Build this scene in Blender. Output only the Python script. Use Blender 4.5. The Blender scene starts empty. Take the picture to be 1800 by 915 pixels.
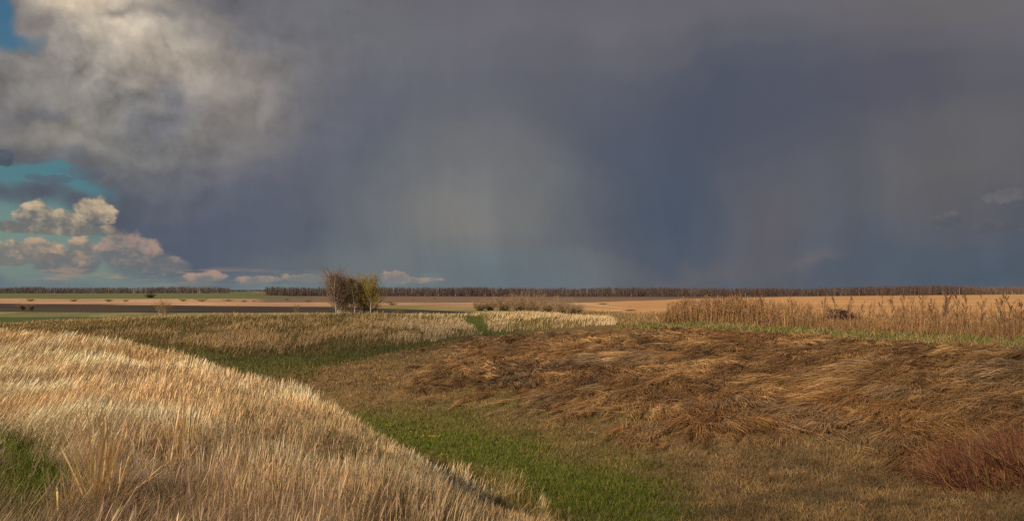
import bpy, math, random
import numpy as np
from mathutils import Vector
R = math.radians
rng = np.random.default_rng(11)
random.seed(11)
scene = bpy.context.scene
COL = scene.collection

# ------------------------------------------------------------------ camera
F0, CX, HY = 1400.0, 900.0, 508.0          # focal length, centre and horizon of the 1800 px photograph
cam_d = bpy.data.cameras.new("camera"); cam = bpy.data.objects.new("camera", cam_d); COL.objects.link(cam)
cam.location = (0, 0, 0); cam.rotation_euler = (R(90), 0, 0)
cam_d.sensor_width = 36; cam_d.lens = 28; cam_d.shift_y = (HY - 457.5) / 1800
cam_d.clip_start = 0.05; cam_d.clip_end = 20000
scene.camera = cam

# ------------------------------------------------------------------ light
SUN_EL = R(29); SUN_AZ = R(-140)            # from +Y, clockwise: behind the camera, to the left
S = Vector((math.sin(SUN_AZ) * math.cos(SUN_EL), math.cos(SUN_AZ) * math.cos(SUN_EL), math.sin(SUN_EL)))
sl = bpy.data.lights.new("sun", 'SUN'); so = bpy.data.objects.new("sun", sl); COL.objects.link(so)
sl.energy = 5.0; sl.angle = R(0.6); sl.color = (1.0, 0.80, 0.565)
so.rotation_euler = S.to_track_quat('Z', 'Y').to_euler()
scene.view_settings.view_transform = 'Standard'; scene.view_settings.look = 'None'
scene.view_settings.exposure = 0.35; scene.view_settings.gamma = 1.0
scene.view_settings.use_curve_mapping = False
scene.cycles.max_bounces = 5; scene.cycles.diffuse_bounces = 2; scene.cycles.glossy_bounces = 1
scene.cycles.transmission_bounces = 2; scene.cycles.transparent_max_bounces = 12
scene.cycles.use_denoising = False
scene.cycles.caustics_reflective = False; scene.cycles.caustics_refractive = False

def lin(r, g, b):
    return tuple(((c / 255) / 12.92 if c / 255 <= 0.04045 else ((c / 255 + 0.055) / 1.055) ** 2.4) for c in (r, g, b))

# ------------------------------------------------------------------ sky
world = bpy.data.worlds.new("World"); scene.world = world; world.use_nodes = True
NT = world.node_tree; NT.nodes.clear()
SKY_K = 0.1
EXPK = 2 ** -0.35                            # cloud tones are given as they look in the picture
def nd(t, **kw):
    n = NT.nodes.new(t)
    for k, v in kw.items(): setattr(n, k, v)
    return n
def setin(n, i, v):
    if hasattr(v, 'is_output'): NT.links.new(v, n.inputs[i])
    else: n.inputs[i].default_value = v
def M(op, a, b=None, c=None, clamp=False):
    n = nd('ShaderNodeMath', operation=op, use_clamp=clamp); setin(n, 0, a)
    if b is not None: setin(n, 1, b)
    if c is not None: setin(n, 2, c)
    return n.outputs[0]
def VM(op, a, b=None, out=0):
    n = nd('ShaderNodeVectorMath', operation=op); setin(n, 0, a)
    if b is not None: setin(n, 1, b)
    return n.outputs[out]
def MIX(f, a, b):
    n = nd('ShaderNodeMix', data_type='RGBA'); setin(n, 0, f)
    for i, v in ((6, a), (7, b)):
        if hasattr(v, 'is_output'): NT.links.new(v, n.inputs[i])
        else: n.inputs[i].default_value = (*v, 1) if len(v) == 3 else v
    return n.outputs[2]
def SS(v, lo, hi):
    n = nd('ShaderNodeMapRange', interpolation_type='SMOOTHSTEP'); setin(n, 0, v)
    n.inputs[1].default_value = lo; n.inputs[2].default_value = hi
    return n.outputs[0]
def NOISE(v, sc, det=5, rough=0.55, out=0, lac=2.0):
    n = nd('ShaderNodeTexNoise', noise_dimensions='2D'); setin(n, 'Vector', v)
    n.inputs['Scale'].default_value = sc; n.inputs['Detail'].default_value = det
    n.inputs['Roughness'].default_value = rough; n.inputs['Lacunarity'].default_value = lac
    return n.outputs[out]
geo = nd('ShaderNodeTexCoord'); sep = nd('ShaderNodeSeparateXYZ'); NT.links.new(geo.outputs['Generated'], sep.inputs[0])
dx, dy, dz = sep.outputs
AZ = M('ARCTAN2', dx, dy)
EL = M('ARCTAN2', dz, M('SQRT', M('ADD', M('MULTIPLY', dx, dx), M('MULTIPLY', dy, dy))))
cmb = nd('ShaderNodeCombineXYZ'); setin(cmb, 0, AZ); setin(cmb, 1, EL)
Q0 = cmb.outputs[0]                          # azimuth, elevation in radians
# slow warp + fine warp
w1 = VM('SUBTRACT', NOISE(Q0, 4.5, 3, 0.5, 1), (0.5, 0.5, 0.5))
w2 = VM('SUBTRACT', NOISE(Q0, 26, 5, 0.6, 1), (0.5, 0.5, 0.5))
def scaled(v, s):
    n = nd('ShaderNodeVectorMath', operation='MULTIPLY'); setin(n, 0, v); n.inputs[1].default_value = (s, s, 0); return n.outputs[0]
Q = VM('ADD', Q0, VM('ADD', scaled(w1, 0.13), scaled(w2, 0.022)))
QS = VM('ADD', Q0, scaled(w1, 0.10))         # soft version for rain curtains
def ae(px, py):
    a = math.atan((px - CX) / F0); return a, math.atan((HY - py) / F0 * math.cos(a))
def blob(px, py, rx, ry, rot=0, q=None, power=1.0):
    a, e = ae(px, py)
    n = nd('ShaderNodeMapping', vector_type='TEXTURE'); setin(n, 0, q or Q)
    n.inputs['Location'].default_value = (a, e, 0); n.inputs['Rotation'].default_value = (0, 0, R(rot))
    k = math.cos(a) ** 2
    n.inputs['Scale'].default_value = (rx / F0 * k, ry / F0 * math.cos(a), 1)
    d = VM('DOT_PRODUCT', n.outputs[0], n.outputs[0], 1)
    if power != 1.0: d = M('POWER', d, power)
    return M('EXPONENT', M('MULTIPLY', d, -1.0))
sky = nd('ShaderNodeTexSky', sky_type='NISHITA'); sky.sun_disc = False
sky.sun_elevation = SUN_EL; sky.sun_rotation = SUN_AZ % (2 * math.pi); sky.air_density = 1.3; sky.dust_density = 0.6
def C(r, g, b, k=1.0):                       # a cloud radiance, brought to the sky's scale
    return tuple(c * k * EXPK / SKY_K for c in lin(r, g, b))
# open sky: Nishita, a little deeper and greener near the horizon
tint = nd('ShaderNodeMix', data_type='RGBA', blend_type='MULTIPLY'); tint.inputs[0].default_value = 1.0
NT.links.new(sky.outputs[0], tint.inputs[6]); tint.inputs[7].default_value = (0.36, 0.50, 0.40, 1)
open_sky = tint.outputs[2]
open_sky = MIX(0.75, open_sky, MIX(SS(EL, 0.0, 0.33), C(112, 132, 132), C(56, 100, 138)))
open_sky = MIX(blob(70, 325, 260, 60, q=QS), open_sky, C(82, 124, 134))
# storm base: broad masses of tone, tabulated over the sky as rows of colour ramps (azimuth) stacked in elevation
fn = NOISE(VM('MULTIPLY', QS, (2.2, 1.0, 0)), 3.2, 4, 0.5)
B = [ # px, py, rx, ry, rot, colour, strength, soft
 (1250, 190, 330, 150, 0, (77, 83, 98), .95, 1), (1050, 330, 160, 130, 0, (82, 87, 101), .6, 1),
 (460, 330, 210, 130, 30, (83, 90, 108), .95, 1), (720, 160, 260, 120, -30, (90, 93, 107), .8, 1),
 (380, 410, 180, 60, 0, (78, 86, 104), .9, 1), (1550, 200, 240, 70, 0, (82, 82, 96), .7, 1),
 (830, 355, 215, 150, 0, (114, 117, 116), .95, 1), (620, 250, 130, 90, -40, (86, 91, 107), .6, 1), (1060, 230, 110, 70, 30, (82, 88, 104), .6, 1), (760, 455, 240, 45, 0, (104, 112, 115), .8, 1), (835, 380, 120, 50, 10, (122, 117, 113), .6, 1), (860, 240, 110, 60, 20, (108, 107, 110), .7, 0),
 (640, 440, 170, 45, 0, (106, 113, 116), .75, 1), (1170, 370, 110, 150, 10, (70, 82, 99), .9, 1), (1050, 420, 60, 80, 0, (88, 92, 104), .5, 1),
 (1345, 400, 62, 90, 0, (98, 93, 98), .9, 1), (1200, 480, 200, 30, 0, (98, 95, 99), .7, 1), (1010, 494, 55, 24, 0, (116, 124, 124), .8, 1), (880, 490, 110, 28, 0, (100, 116, 124), .8, 1),
 (1720, 285, 200, 55, -5, (101, 99, 100), .9, 0), (1660, 330, 150, 50, 0, (98, 96, 98), .8, 1), (1760, 365, 110, 40, 0, (84, 85, 94), .8, 0),
 (1640, 450, 220, 40, 0, (76, 86, 100), .8, 1), (1760, 470, 80, 30, 0, (72, 84, 98), .8, 1), (1430, 440, 60, 14, -12, (104, 101, 103), .6, 0),
 (1740, 20, 260, 90, 0, (106, 102, 104), .9, 1), (900, 10, 420, 60, 0, (106, 104, 112), .8, 1), (600, 60, 240, 90, 0, (106, 107, 113), .85, 1),
 (340, 250, 120, 90, 20, (108, 108, 112), .8, 0), (200, 230, 190, 60, 0, (118, 117, 116), .9, 0), (390, 180, 130, 80, 30, (138, 132, 127), .85, 0),
 (300, 215, 110, 22, -5, (98, 101, 110), .8, 0), (150, 150, 240, 70, 0, (138, 133, 126), .9, 0), (290, 115, 170, 70, 25, (170, 158, 145), .95, 0), (190, 45, 150, 42, 14, (222, 206, 182), .97, 0), (330, 60, 90, 40, 30, (140, 135, 130), .7, 0),
 (130, 15, 80, 20, 0, (200, 182, 158), .8, 0), (215, 42, 45, 9, -10, (120, 114, 110), .8, 0), (300, 48, 45, 12, -10, (118, 116, 116), .8, 0), (60, 135, 80, 30, 0, (140, 134, 128), .8, 0),
 (20, 195, 45, 16, 0, (100, 104, 112), .7, 0), (60, 248, 95, 42, 0, (156, 148, 135), .9, 0), (130, 275, 50, 26, 0, (108, 110, 112), .7, 0)]
SMALL = [b for b in B if min(b[2], b[3]) < 24]; BROAD = [b for b in B if min(b[2], b[3]) >= 24]
ROWS = (512, 470, 430, 390, 350, 305, 260, 215, 170, 120, 70, 20, -40)
NS = 32
def storm_at(px, py):
    t = min(1, max(0, (HY - py) / 510)); t = t * t * (3 - 2 * t)
    c = np.array(lin(82, 90, 101)) * (1 - t) + np.array(lin(102, 100, 106)) * t
    for bx, by, rx, ry, rot, cc, st, soft in BROAD:
        u, v = px - bx, py - by; q = R(rot); u2 = u * math.cos(q) + v * math.sin(q); v2 = -u * math.sin(q) + v * math.cos(q)
        w = st * math.exp(-(u2 / rx) ** 2 - (v2 / ry) ** 2); c = c * (1 - w) + np.array(lin(*cc)) * w
    return c
qs = nd('ShaderNodeSeparateXYZ'); NT.links.new(Q.node.outputs[0], qs.inputs[0])
AZ0 = 0.62
azf = M('MULTIPLY_ADD', qs.outputs[0], 0.5 / AZ0, 0.5, clamp=True)
storm = None; pe = None
for py in ROWS:
    r_ = nd('ShaderNodeValToRGB'); cr = r_.color_ramp; cr.interpolation = 'B_SPLINE'
    for k in range(NS):
        a_ = (k / (NS - 1) * 2 - 1) * AZ0; px = CX + F0 * math.tan(a_)
        e_ = cr.elements[k] if k < 2 else cr.elements.new(k / (NS - 1))
        if k < 2: e_.position = k / (NS - 1)
    for k in range(NS):
        a_ = (k / (NS - 1) * 2 - 1) * AZ0; cr.elements[k].position = k / (NS - 1); cr.elements[k].color = (*storm_at(CX + F0 * math.tan(a_), py), 1)
    setin(r_, 0, azf); e = math.atan((HY - py) / F0 * 0.93)
    if storm is None: storm = r_.outputs[0]
    else: storm = MIX(SS(qs.outputs[1], pe, e), storm, r_.outputs[0])
    pe = e
def GAIN(col, g):
    n = nd('ShaderNodeVectorMath', operation='SCALE'); NT.links.new(col, n.inputs[0]); setin(n, 3, g); return n.outputs[0]
storm = GAIN(storm, EXPK / SKY_K)
for px, py, rx, ry, rot, c, st, soft in SMALL:
    storm = MIX(M('MULTIPLY', blob(px, py, rx, ry, -rot, Q), st), storm, C(*c))
# fine billow relief on the upper-left masses, faint streaks of rain lower down
QB = VM('ADD', Q0, scaled(w2, 0.010))
bn = NOISE(QB, 15, 6, 0.52)
def puff(q):                                  # rounded billows rather than smoke
    n = NOISE(q, 7.5, 6, 0.56); return M('MULTIPLY', M('ABSOLUTE', M('SUBTRACT', n, 0.5)), 2.0)
bl = M('SUBTRACT', puff(VM('ADD', QB, (-0.010, 0.012, 0))), puff(QB)); bl = M('MULTIPLY', bl, -1.0)
leftw = blob(150, 120, 420, 200, 0, QS)
slq = nd('ShaderNodeMapping', vector_type='POINT'); setin(slq, 0, QS); slq.inputs['Rotation'].default_value = (0, 0, R(-27)); slq.inputs['Scale'].default_value = (5.0, 0.9, 1)
rs = NOISE(slq.outputs[0], 2.6, 5, 0.6)
gain = M('ADD', 1.06, M('ADD', M('MULTIPLY', M('MULTIPLY', bl, 1.7), leftw),
         M('ADD', M('MULTIPLY', M('SUBTRACT', rs, 0.5), M('MULTIPLY', M('SUBTRACT', 1.0, SS(EL, 0.08, 0.26)), 0.30)), M('MULTIPLY', M('SUBTRACT', fn, 0.5), 0.30))))
storm = GAIN(storm, gain)
# where the storm is: everywhere but a hole at the left
hole = M('ADD', blob(0, 332, 165, 30, 0, Q, 1.4), M('MULTIPLY', blob(-14, 30, 32, 36, 0, Q), 1.0))
hole = M('ADD', hole, M('MULTIPLY', blob(45, 75, 70, 18, 0, Q), 0.46))
hole = M('ADD', hole, M('MULTIPLY', blob(-60, 455, 330, 72, 0, Q, 1.3), 1.15))
hole = M('ADD', hole, M('MULTIPLY', blob(430, -2, 28, 12, 0, Q), 0.55))
hole = M('ADD', hole, M('MULTIPLY', blob(450, 494, 420, 22, 0, QS, 1.5), 0.62))
hole = M('ADD', hole, M('MULTIPLY', M('SUBTRACT', bn, 0.5), 0.8))
hole_m = SS(hole, 0.20, 0.86)
skyc = MIX(hole_m, storm, open_sky)
# rain haze just above the horizon
skyc = MIX(M('MULTIPLY', M('SUBTRACT', 1.0, SS(EL, 0.0, 0.035)), M('MULTIPLY', blob(300, 505, 620, 60, 0, QS, 1.5), 0.8)), skyc, C(112, 124, 128))
# cumulus heaps: envelope x billows, lit from the upper left
QW = VM('ADD', Q0, scaled(w2, 0.012))
D1 = NOISE(VM('MULTIPLY', QW, (1.0, 1.35, 0)), 44, 8, 0.60); D2 = NOISE(VM('MULTIPLY', VM('ADD', QW, (-0.008, 0.008, 0)), (1.0, 1.35, 0)), 44, 8, 0.60)
ELW = M('ADD', EL, M('MULTIPLY', M('SUBTRACT', bn, 0.5), 0.005))
def cumulus(skyc, blobs, base_px, sc, lit, shade, eps, cut=0.18, amp=1.7, hue=0.9):
    env = None
    for b in blobs:
        g = M('MULTIPLY', blob(b[0], b[1], b[2], b[3], 0, QW, 1.7), b[4] if len(b) > 4 else 1.0)
        env = g if env is None else M('MAXIMUM', env, g)
    basee = math.atan((HY - base_px) / F0 * 0.85)
    below = SS(ELW, basee - 0.004, basee + 0.004); d1, d2 = D1, D2
    den = M('MULTIPLY', M('ADD', env, M('MULTIPLY', M('SUBTRACT', d1, 0.52), amp)), below)
    m = M('MULTIPLY', SS(den, cut + 0.08, cut + 0.46), SS(env, 0.06, 0.25))
    l = M('MULTIPLY', M('SUBTRACT', d1, d2), 2.4)
    top_px = min(b[1] - b[3] * 1.1 for b in blobs); tope = math.atan((HY - top_px) / F0 * 0.87)
    hgt = SS(M('ADD', EL, M('MULTIPLY', M('SUBTRACT', bn, 0.5), 0.03)), basee + 0.1 * (tope - basee), tope)
    l = SS(M('ADD', l, M('MULTIPLY', hgt, 0.80)), -0.15, 1.35)
    return MIX(M('MULTIPLY', m, hue), skyc, MIX(l, C(*shade), C(*lit)))
skyc = cumulus(skyc, [(225, 440, 62, 34), (120, 462, 70, 24), (290, 468, 60, 18, .8)], 484, 34, (170, 145, 130), (106, 110, 114), 0.010, amp=.9)
skyc = cumulus(skyc, [(60, 440, 72, 24), (138, 438, 30, 28), (0, 455, 60, 20)], 470, 40, (200, 168, 138), (118, 116, 114), 0.008)
skyc = cumulus(skyc, [(62, 378, 38, 26), (165, 370, 42, 26), (115, 385, 40, 20), (20, 400, 60, 12), (110, 403, 120, 12)], 413, 42, (206, 182, 150), (112, 110, 108), 0.010)
strip = NOISE(VM('MULTIPLY', Q0, (1.0, 7.0, 0)), 15, 5, 0.55)
skyc = MIX(M('MULTIPLY', SS(strip, 0.50, 0.66), M('MULTIPLY', blob(150, 484, 480, 16, 0, Q0, 2), 0.75)), skyc, C(156, 136, 122))
skyc = cumulus(skyc, [(360, 486, 40, 10), (450, 490, 45, 7), (545, 488, 60, 8, .9), (690, 486, 26, 13), (720, 494, 60, 5)], 499, 60, (176, 146, 128), (120, 122, 122), 0.006, hue=.8)
skyc = cumulus(skyc, [(5, 275, 20, 14), (-10, 283, 40, 14)], 296, 60, (104, 110, 118), (72, 84, 98), 0.006)
skyc = cumulus(skyc, [(85, 312, 45, 7), (150, 304, 40, 12)], 320, 60, (96, 104, 114), (86, 95, 108), 0.006, hue=.6)
skyc = cumulus(skyc, [(1770, 342, 50, 12, .8), (1668, 388, 30, 16, .9), (1745, 400, 80, 12, .8), (1450, 436, 30, 9, .7)], 424, 55, (120, 117, 117), (82, 85, 95), 0.008, hue=.45)
# the half of the sky behind the camera: broken, sunlit cloud and blue
back = SS(dy, 0.25, -0.35)
nb = NOISE(VM('MULTIPLY', geo.outputs['Generated'], (1, 1, 1)), 2.6, 6, 0.6)
backc = MIX(SS(nb, 0.40, 0.62), C(96, 130, 170, 1.3), C(220, 206, 188, 1.25))
skyc = MIX(back, skyc, backc)
zen = SS(EL, 0.45, 1.1)
skyc = MIX(zen, skyc, MIX(SS(nb, 0.40, 0.62), C(104, 118, 142), C(160, 158, 156)))
skyc = MIX(SS(EL, 0.0, -0.03), skyc, C(70, 62, 48))
bg = nd('ShaderNodeBackground'); bg.inputs[1].default_value = SKY_K; NT.links.new(skyc, bg.inputs[0])
wo = nd('ShaderNodeOutputWorld'); NT.links.new(bg.outputs[0], wo.inputs[0])
world.cycles.sampling_method = 'NONE'

# ------------------------------------------------------------------ numpy helpers
def hash2(i, j, s):
    h = (i.astype(np.int64) * 374761393 + j.astype(np.int64) * 668265263 + s * 1274126177) & 0xffffffff
    h = ((h ^ (h >> 13)) * 1274126177) & 0xffffffff
    return ((h ^ (h >> 16)) & 0xffffff) / float(0xffffff)
def vnoise(x, y, s=0):
    xi = np.floor(x); yi = np.floor(y); fx = x - xi; fy = y - yi
    fx = fx * fx * (3 - 2 * fx); fy = fy * fy * (3 - 2 * fy)
    a = hash2(xi, yi, s); b = hash2(xi + 1, yi, s); c = hash2(xi, yi + 1, s); d = hash2(xi + 1, yi + 1, s)
    return (a + (b - a) * fx) * (1 - fy) + (c + (d - c) * fx) * fy
def fbm(x, y, s=0, o=4, g=0.5):
    v = 0; a = 1; t = 0
    for k in range(o):
        v = v + a * vnoise(x * 2 ** k + 17.3 * k, y * 2 ** k - 9.1 * k, s + k); t += a; a *= g
    return v / t
def sst(v, lo, hi):
    t = np.clip((v - lo) / (hi - lo), 0, 1); return t * t * (3 - 2 * t)
def mixc(a, b, w):
    return a + (np.asarray(b) - a) * w[:, None]

# ------------------------------------------------------------------ lie of the land
# columns of the view: for each, the same sequence of landmarks as (distance, height under the eye)
def zy(d, y): return (d, -(y - HY) / F0 * d)
KEYS = {
 0:    [(30, -1.85), (44, -4.4), (52, -4.8), (58, -4.9), (64, -5.0), (70, -5.0), zy(100, 574)],
 150:  [(28, -2.02), (41, -4.5), (49, -5.0), (54, -5.1), (58, -5.2), (64, -5.1), zy(100, 566)],
 300:  [(25, -2.45), (38, -5.0), (46, -5.3), (50, -5.4), (54, -5.4), (60, -5.3), zy(98, 560)],
 450:  [(21, -2.93), (32, -5.3), (40, -5.5), (45, -5.5), (50, -5.55), (57, -5.6), zy(95, 557)],
 600:  [(16, -2.92), (27, -5.0), (33, -5.2), (42, -4.95), (52, -4.95), (62, -5.55), zy(92, 556)],
 700:  [(12.5, -3.02), (22, -4.6), (30, -4.95), (40, -4.49), (58, -4.60), (68, -5.5), zy(92, 557)],
 820:  [(9.5, -3.05), (18, -4.38), (29, -4.85), (42, -4.26), (65, -4.08), (76, -4.80), zy(100, 556)],
 930:  [(8, -2.84), (16, -4.22), (26, -4.75), (40, -4.2), (68, -3.95), (80, -4.35), zy(102, 553)],
 1075: [(7, -2.70), (14, -4.15), (24, -4.7), (36, -4.1), (64, -3.45), (74, -3.46), zy(92, 563)],
 1200: [(6.5, -2.7), (13, -4.2), (22, -4.6), (32, -3.93), (62, -3.19), (74, -3.09), zy(96, 555)],
 1400: [(6.5, -2.7), (12, -4.1), (20, -4.5), (29, -3.77), (50, -3.02), (60, -2.92), zy(80, 562)],
 1600: [(6.5, -2.7), (11, -4.0), (18, -4.4), (25, -3.52), (38, -2.73), (47, -2.70), zy(68, 568)],
 1800: [(6.5, -2.7), (10, -3.9), (16, -4.2), (22, -3.30), (31, -2.46), (39, -2.53), zy(58, 574)],
}
FAR = { # depth rows of the plain: y at 150, 290, 520, 900, 1250, 5500 m
 0: (547, 533, 523, 517.5, 515.2, 511.5), 440: (547, 533, 523, 517.5, 515, 511.5), 520: (547, 533, 525, 519.7, 517.3, 511.0),
 1100: (545, 533, 526, 520.5, 517.5, 511), 1300: (545, 531, 524.5, 521, 517.5, 511), 1800: (543, 528.5, 521.5, 517, 515, 511)}
DF = (150, 290, 520, 900, 1250, 5500)
kp = sorted(KEYS)
nk = 3 + 7 + 1 + 6
PXC = np.arange(-1200, 3001, 10.0)
def smooth_cols(a, w=7):
    k = np.hanning(w + 2)[1:-1]; k /= k.sum(); pad = w // 2
    return np.convolve(np.pad(a, pad, mode='edge'), k, mode='valid')
Dk = np.zeros((len(PXC), nk)); Zk = np.zeros((len(PXC), nk))
fk = sorted(FAR)
for c, px in enumerate(PXC):
    row = []
    sd = np.interp(px, kp, [KEYS[k][0][0] for k in kp]); sz = np.interp(px, kp, [KEYS[k][0][1] for k in kp])
    row += [(0.4, -1.6), (min(4.0, sd * .5), -1.66 - 0.12 * np.clip(px / 900, 0, 1)), (sd * .78, -1.70 + (sz + 1.70) * .62)]
    for j in range(7):
        row.append((np.interp(px, kp, [KEYS[k][j][0] for k in kp]), np.interp(px, kp, [KEYS[k][j][1] for k in kp])))
    g = row[-1]
    row.append((g[0] * 1.14, g[1] - (0.55 if px < 1075 else 0.2)))
    for j, d in enumerate(DF):
        y = np.interp(px, fk, [FAR[k][j] for k in fk]); row.append((d, -(y - HY) / F0 * d))
    Dk[c] = [r[0] for r in row]; Zk[c] = [r[1] for r in row]
for j in range(nk):
    Dk[:, j] = smooth_cols(Dk[:, j]); Zk[:, j] = smooth_cols(Zk[:, j])
LD = np.linspace(math.log(0.4), math.log(9000), 1000)
def pchip(x, y, xq):
    h = np.diff(x); s = np.diff(y) / h; m = np.zeros_like(y); m[0] = s[0]; m[-1] = s[-1]
    for i in range(1, len(x) - 1):
        if s[i - 1] * s[i] > 0:
            w1_, w2_ = 2 * h[i] + h[i - 1], h[i] + 2 * h[i - 1]
            m[i] = (w1_ + w2_) / (w1_ / s[i - 1] + w2_ / s[i])
    i = np.clip(np.searchsorted(x, xq) - 1, 0, len(x) - 2); t = np.clip((xq - x[i]) / h[i], 0, 1)
    return y[i] * (1 + 2 * t) * (1 - t) ** 2 + h[i] * m[i] * t * (1 - t) ** 2 + y[i + 1] * t * t * (3 - 2 * t) + h[i] * m[i + 1] * t * t * (t - 1)
GZ = np.zeros((len(PXC), len(LD))); GT = np.zeros_like(GZ)
for c in range(len(PXC)):
    GZ[c] = pchip(np.log(Dk[c]), Zk[c], LD); GT[c] = np.interp(LD, np.log(Dk[c]), np.arange(nk))
def look(G, px, d):
    u = np.clip((px - PXC[0]) / 10.0, 0, len(PXC) - 1.001); v = np.clip((np.log(np.maximum(d, .4)) - LD[0]) / (LD[1] - LD[0]), 0, len(LD) - 1.001)
    i = u.astype(int); j = v.astype(int); fu = u - i; fv = v - j
    return (G[i, j] * (1 - fu) + G[i + 1, j] * fu) * (1 - fv) + (G[i, j + 1] * (1 - fu) + G[i + 1, j + 1] * fu) * fv
# landmark index along a column:  3 shoulder, 4-5 ravine floor, 6 slope, 7 spur crest, 8 gully behind, 9 far crest
def polar(x, y):
    """plan position -> (view column, forward distance, side weight)"""
    th = np.arctan2(x, y); r = np.hypot(x, y); thc = np.clip(th, -R(54), R(54))
    return CX + F0 * np.tan(thc), r * np.cos(thc), sst(np.abs(th), R(62), R(120))
def detail(x, y, px, d, t):
    near = 1 - sst(d, 100, 160)
    z = (fbm(x * .35, y * .35, 3, 4) - .5) * 0.22 * near * sst(d, 1, 6)
    lodge = sst(t, 5.25, 5.8) * (1 - sst(t, 7.0, 7.4)) * sst(px, 540, 760)
    u = x * .83 - y * .55; v = x * .55 + y * .83
    z = z + lodge * ((fbm(u * .75 + 3 * vnoise(x * .2, y * .2, 8), v * .38, 21, 4, .6) - .5) * 0.32)
    hay = (1 - sst(t, 3.0, 3.6)) * (1 - sst(px, 900, 1000))
    z = z + hay * (fbm(x * 1.1, y * 1.1, 33, 3) - .5) * .18
    z = z + (1 - lodge) * near * (fbm(x * 2.2, y * 2.2, 5, 3) - .5) * .07 * sst(d, 1, 6)
    # crown of the far hill bumps
    z = z + sst(t, 8.2, 8.8) * (1 - sst(t, 9.6, 10)) * (fbm(x * .16, y * .16, 44, 3) - .5) * .5 * (1 - sst(px, 1050, 1250))
    z = z + sst(d, 140, 220) * (fbm(x * .012, y * .012, 51, 3) - .5) * .25 * (1 - sst(d, 1500, 3000))
    return z
def ground(x, y):
    x = np.asarray(x, float); y = np.asarray(y, float)
    px, d, w = polar(x, y); t = look(GT, px, d)
    z = look(GZ, px, d) + detail(x, y, px, d, t)
    r = np.hypot(x, y); flat = -1.66 - 4.5 * sst(r, 60, 900)
    return z * (1 - w) + (flat + (fbm(x * .3, y * .3, 3, 3) - .5) * .15) * w
def pt(px, d, dz=0.0):
    """a place on the ground in a view column at a distance"""
    x = (px - CX) / F0 * d; return Vector((x, d, float(ground(np.array([x]), np.array([d]))[0]) + dz))

# ------------------------------------------------------------------ what grows where (albedo)
STRAW = np.array([.64, .45, .245]); STRAW2 = np.array([.53, .35, .17]); GREYHAY = np.array([.40, .285, .185])
GREEN = np.array([.070, .084, .012]); OLIVE = np.array([.150, .105, .036]); BROWN = np.array([.21, .125, .052]); RUST = np.array([.27, .150, .062])
DARKHAY = np.array([.10, .066, .038]); SOIL = np.array([.052, .036, .030])
def zones(x, y, px, d, t):
    n1 = fbm(x * .5, y * .5, 61, 4); n2 = fbm(x * .12, y * .12, 71, 3)
    z = {}
    z['green'] = np.exp(-((t - 4.62 + .36 * sst(px, 850, 1050) + (n1 - .5) * .5 - .10 * sst(px, 900, 1150)) / (.50 + .10 * sst(px, 800, 1000))) ** 2) * (1 - sst(px + (n2 - .5) * 160, 1120, 1300)) * sst(px, 480, 660)
    z['floor2'] = sst(t, 6.9, 7.3) * (1 - sst(t + (n1 - .5) * .35, 8.1, 8.45)) * (1 - sst(px, 880, 960))
    z['lodge'] = sst(t + (n1 - .5) * .5 + (fbm(x * .22, y * .22, 63, 3) - .5) * .5, 5.12, 5.75) * (1 - sst(t + (n1 - .5) * .3, 7.0, 7.35)) * sst(px + (n1 - .5) * 160, 720, 960)
    lane_c = 821 + (9 - t) * 40
    z['lane'] = sst(t + (n1 - .5) * .5, 7.95, 8.3) * (1 - sst(t + (n1 - .5) * .3, 8.9, 9.15)) * (1 - sst(np.abs(px - lane_c) + (n1 - .5) * 14 - np.clip((t - 8.1) * 15, -4, 15), 8, 14))
    z['strip'] = sst(t + (n1 - .5) * .4, 6.95, 7.15) * (1 - sst(t + (n1 - .5) * .4, 8.0, 8.25)) * sst(px, 1060, 1160)
    z['nearhay'] = (1 - sst(t + (n1 - .5) * .9, 3.1, 3.75)) * (1 - sst(px + (n1 - .5) * 120, 960, 1010))
    g1 = np.exp(-(((px - 50) / 75) ** 2 + ((d - 7.0) / 1.3) ** 2)) + .6 * np.exp(-(((px - 15) / 40) ** 2 + ((d - 9.3) / 1.0) ** 2)) + .35 * np.exp(-(((px - 20) / 40) ** 2 + ((d - 16) / 2.5) ** 2))
    z['patch'] = np.clip(g1 * 1.5 + (n1 - .5) * .5 * (g1 > .1), 0, 1) * z['nearhay']
    return z, n1, n2
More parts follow.
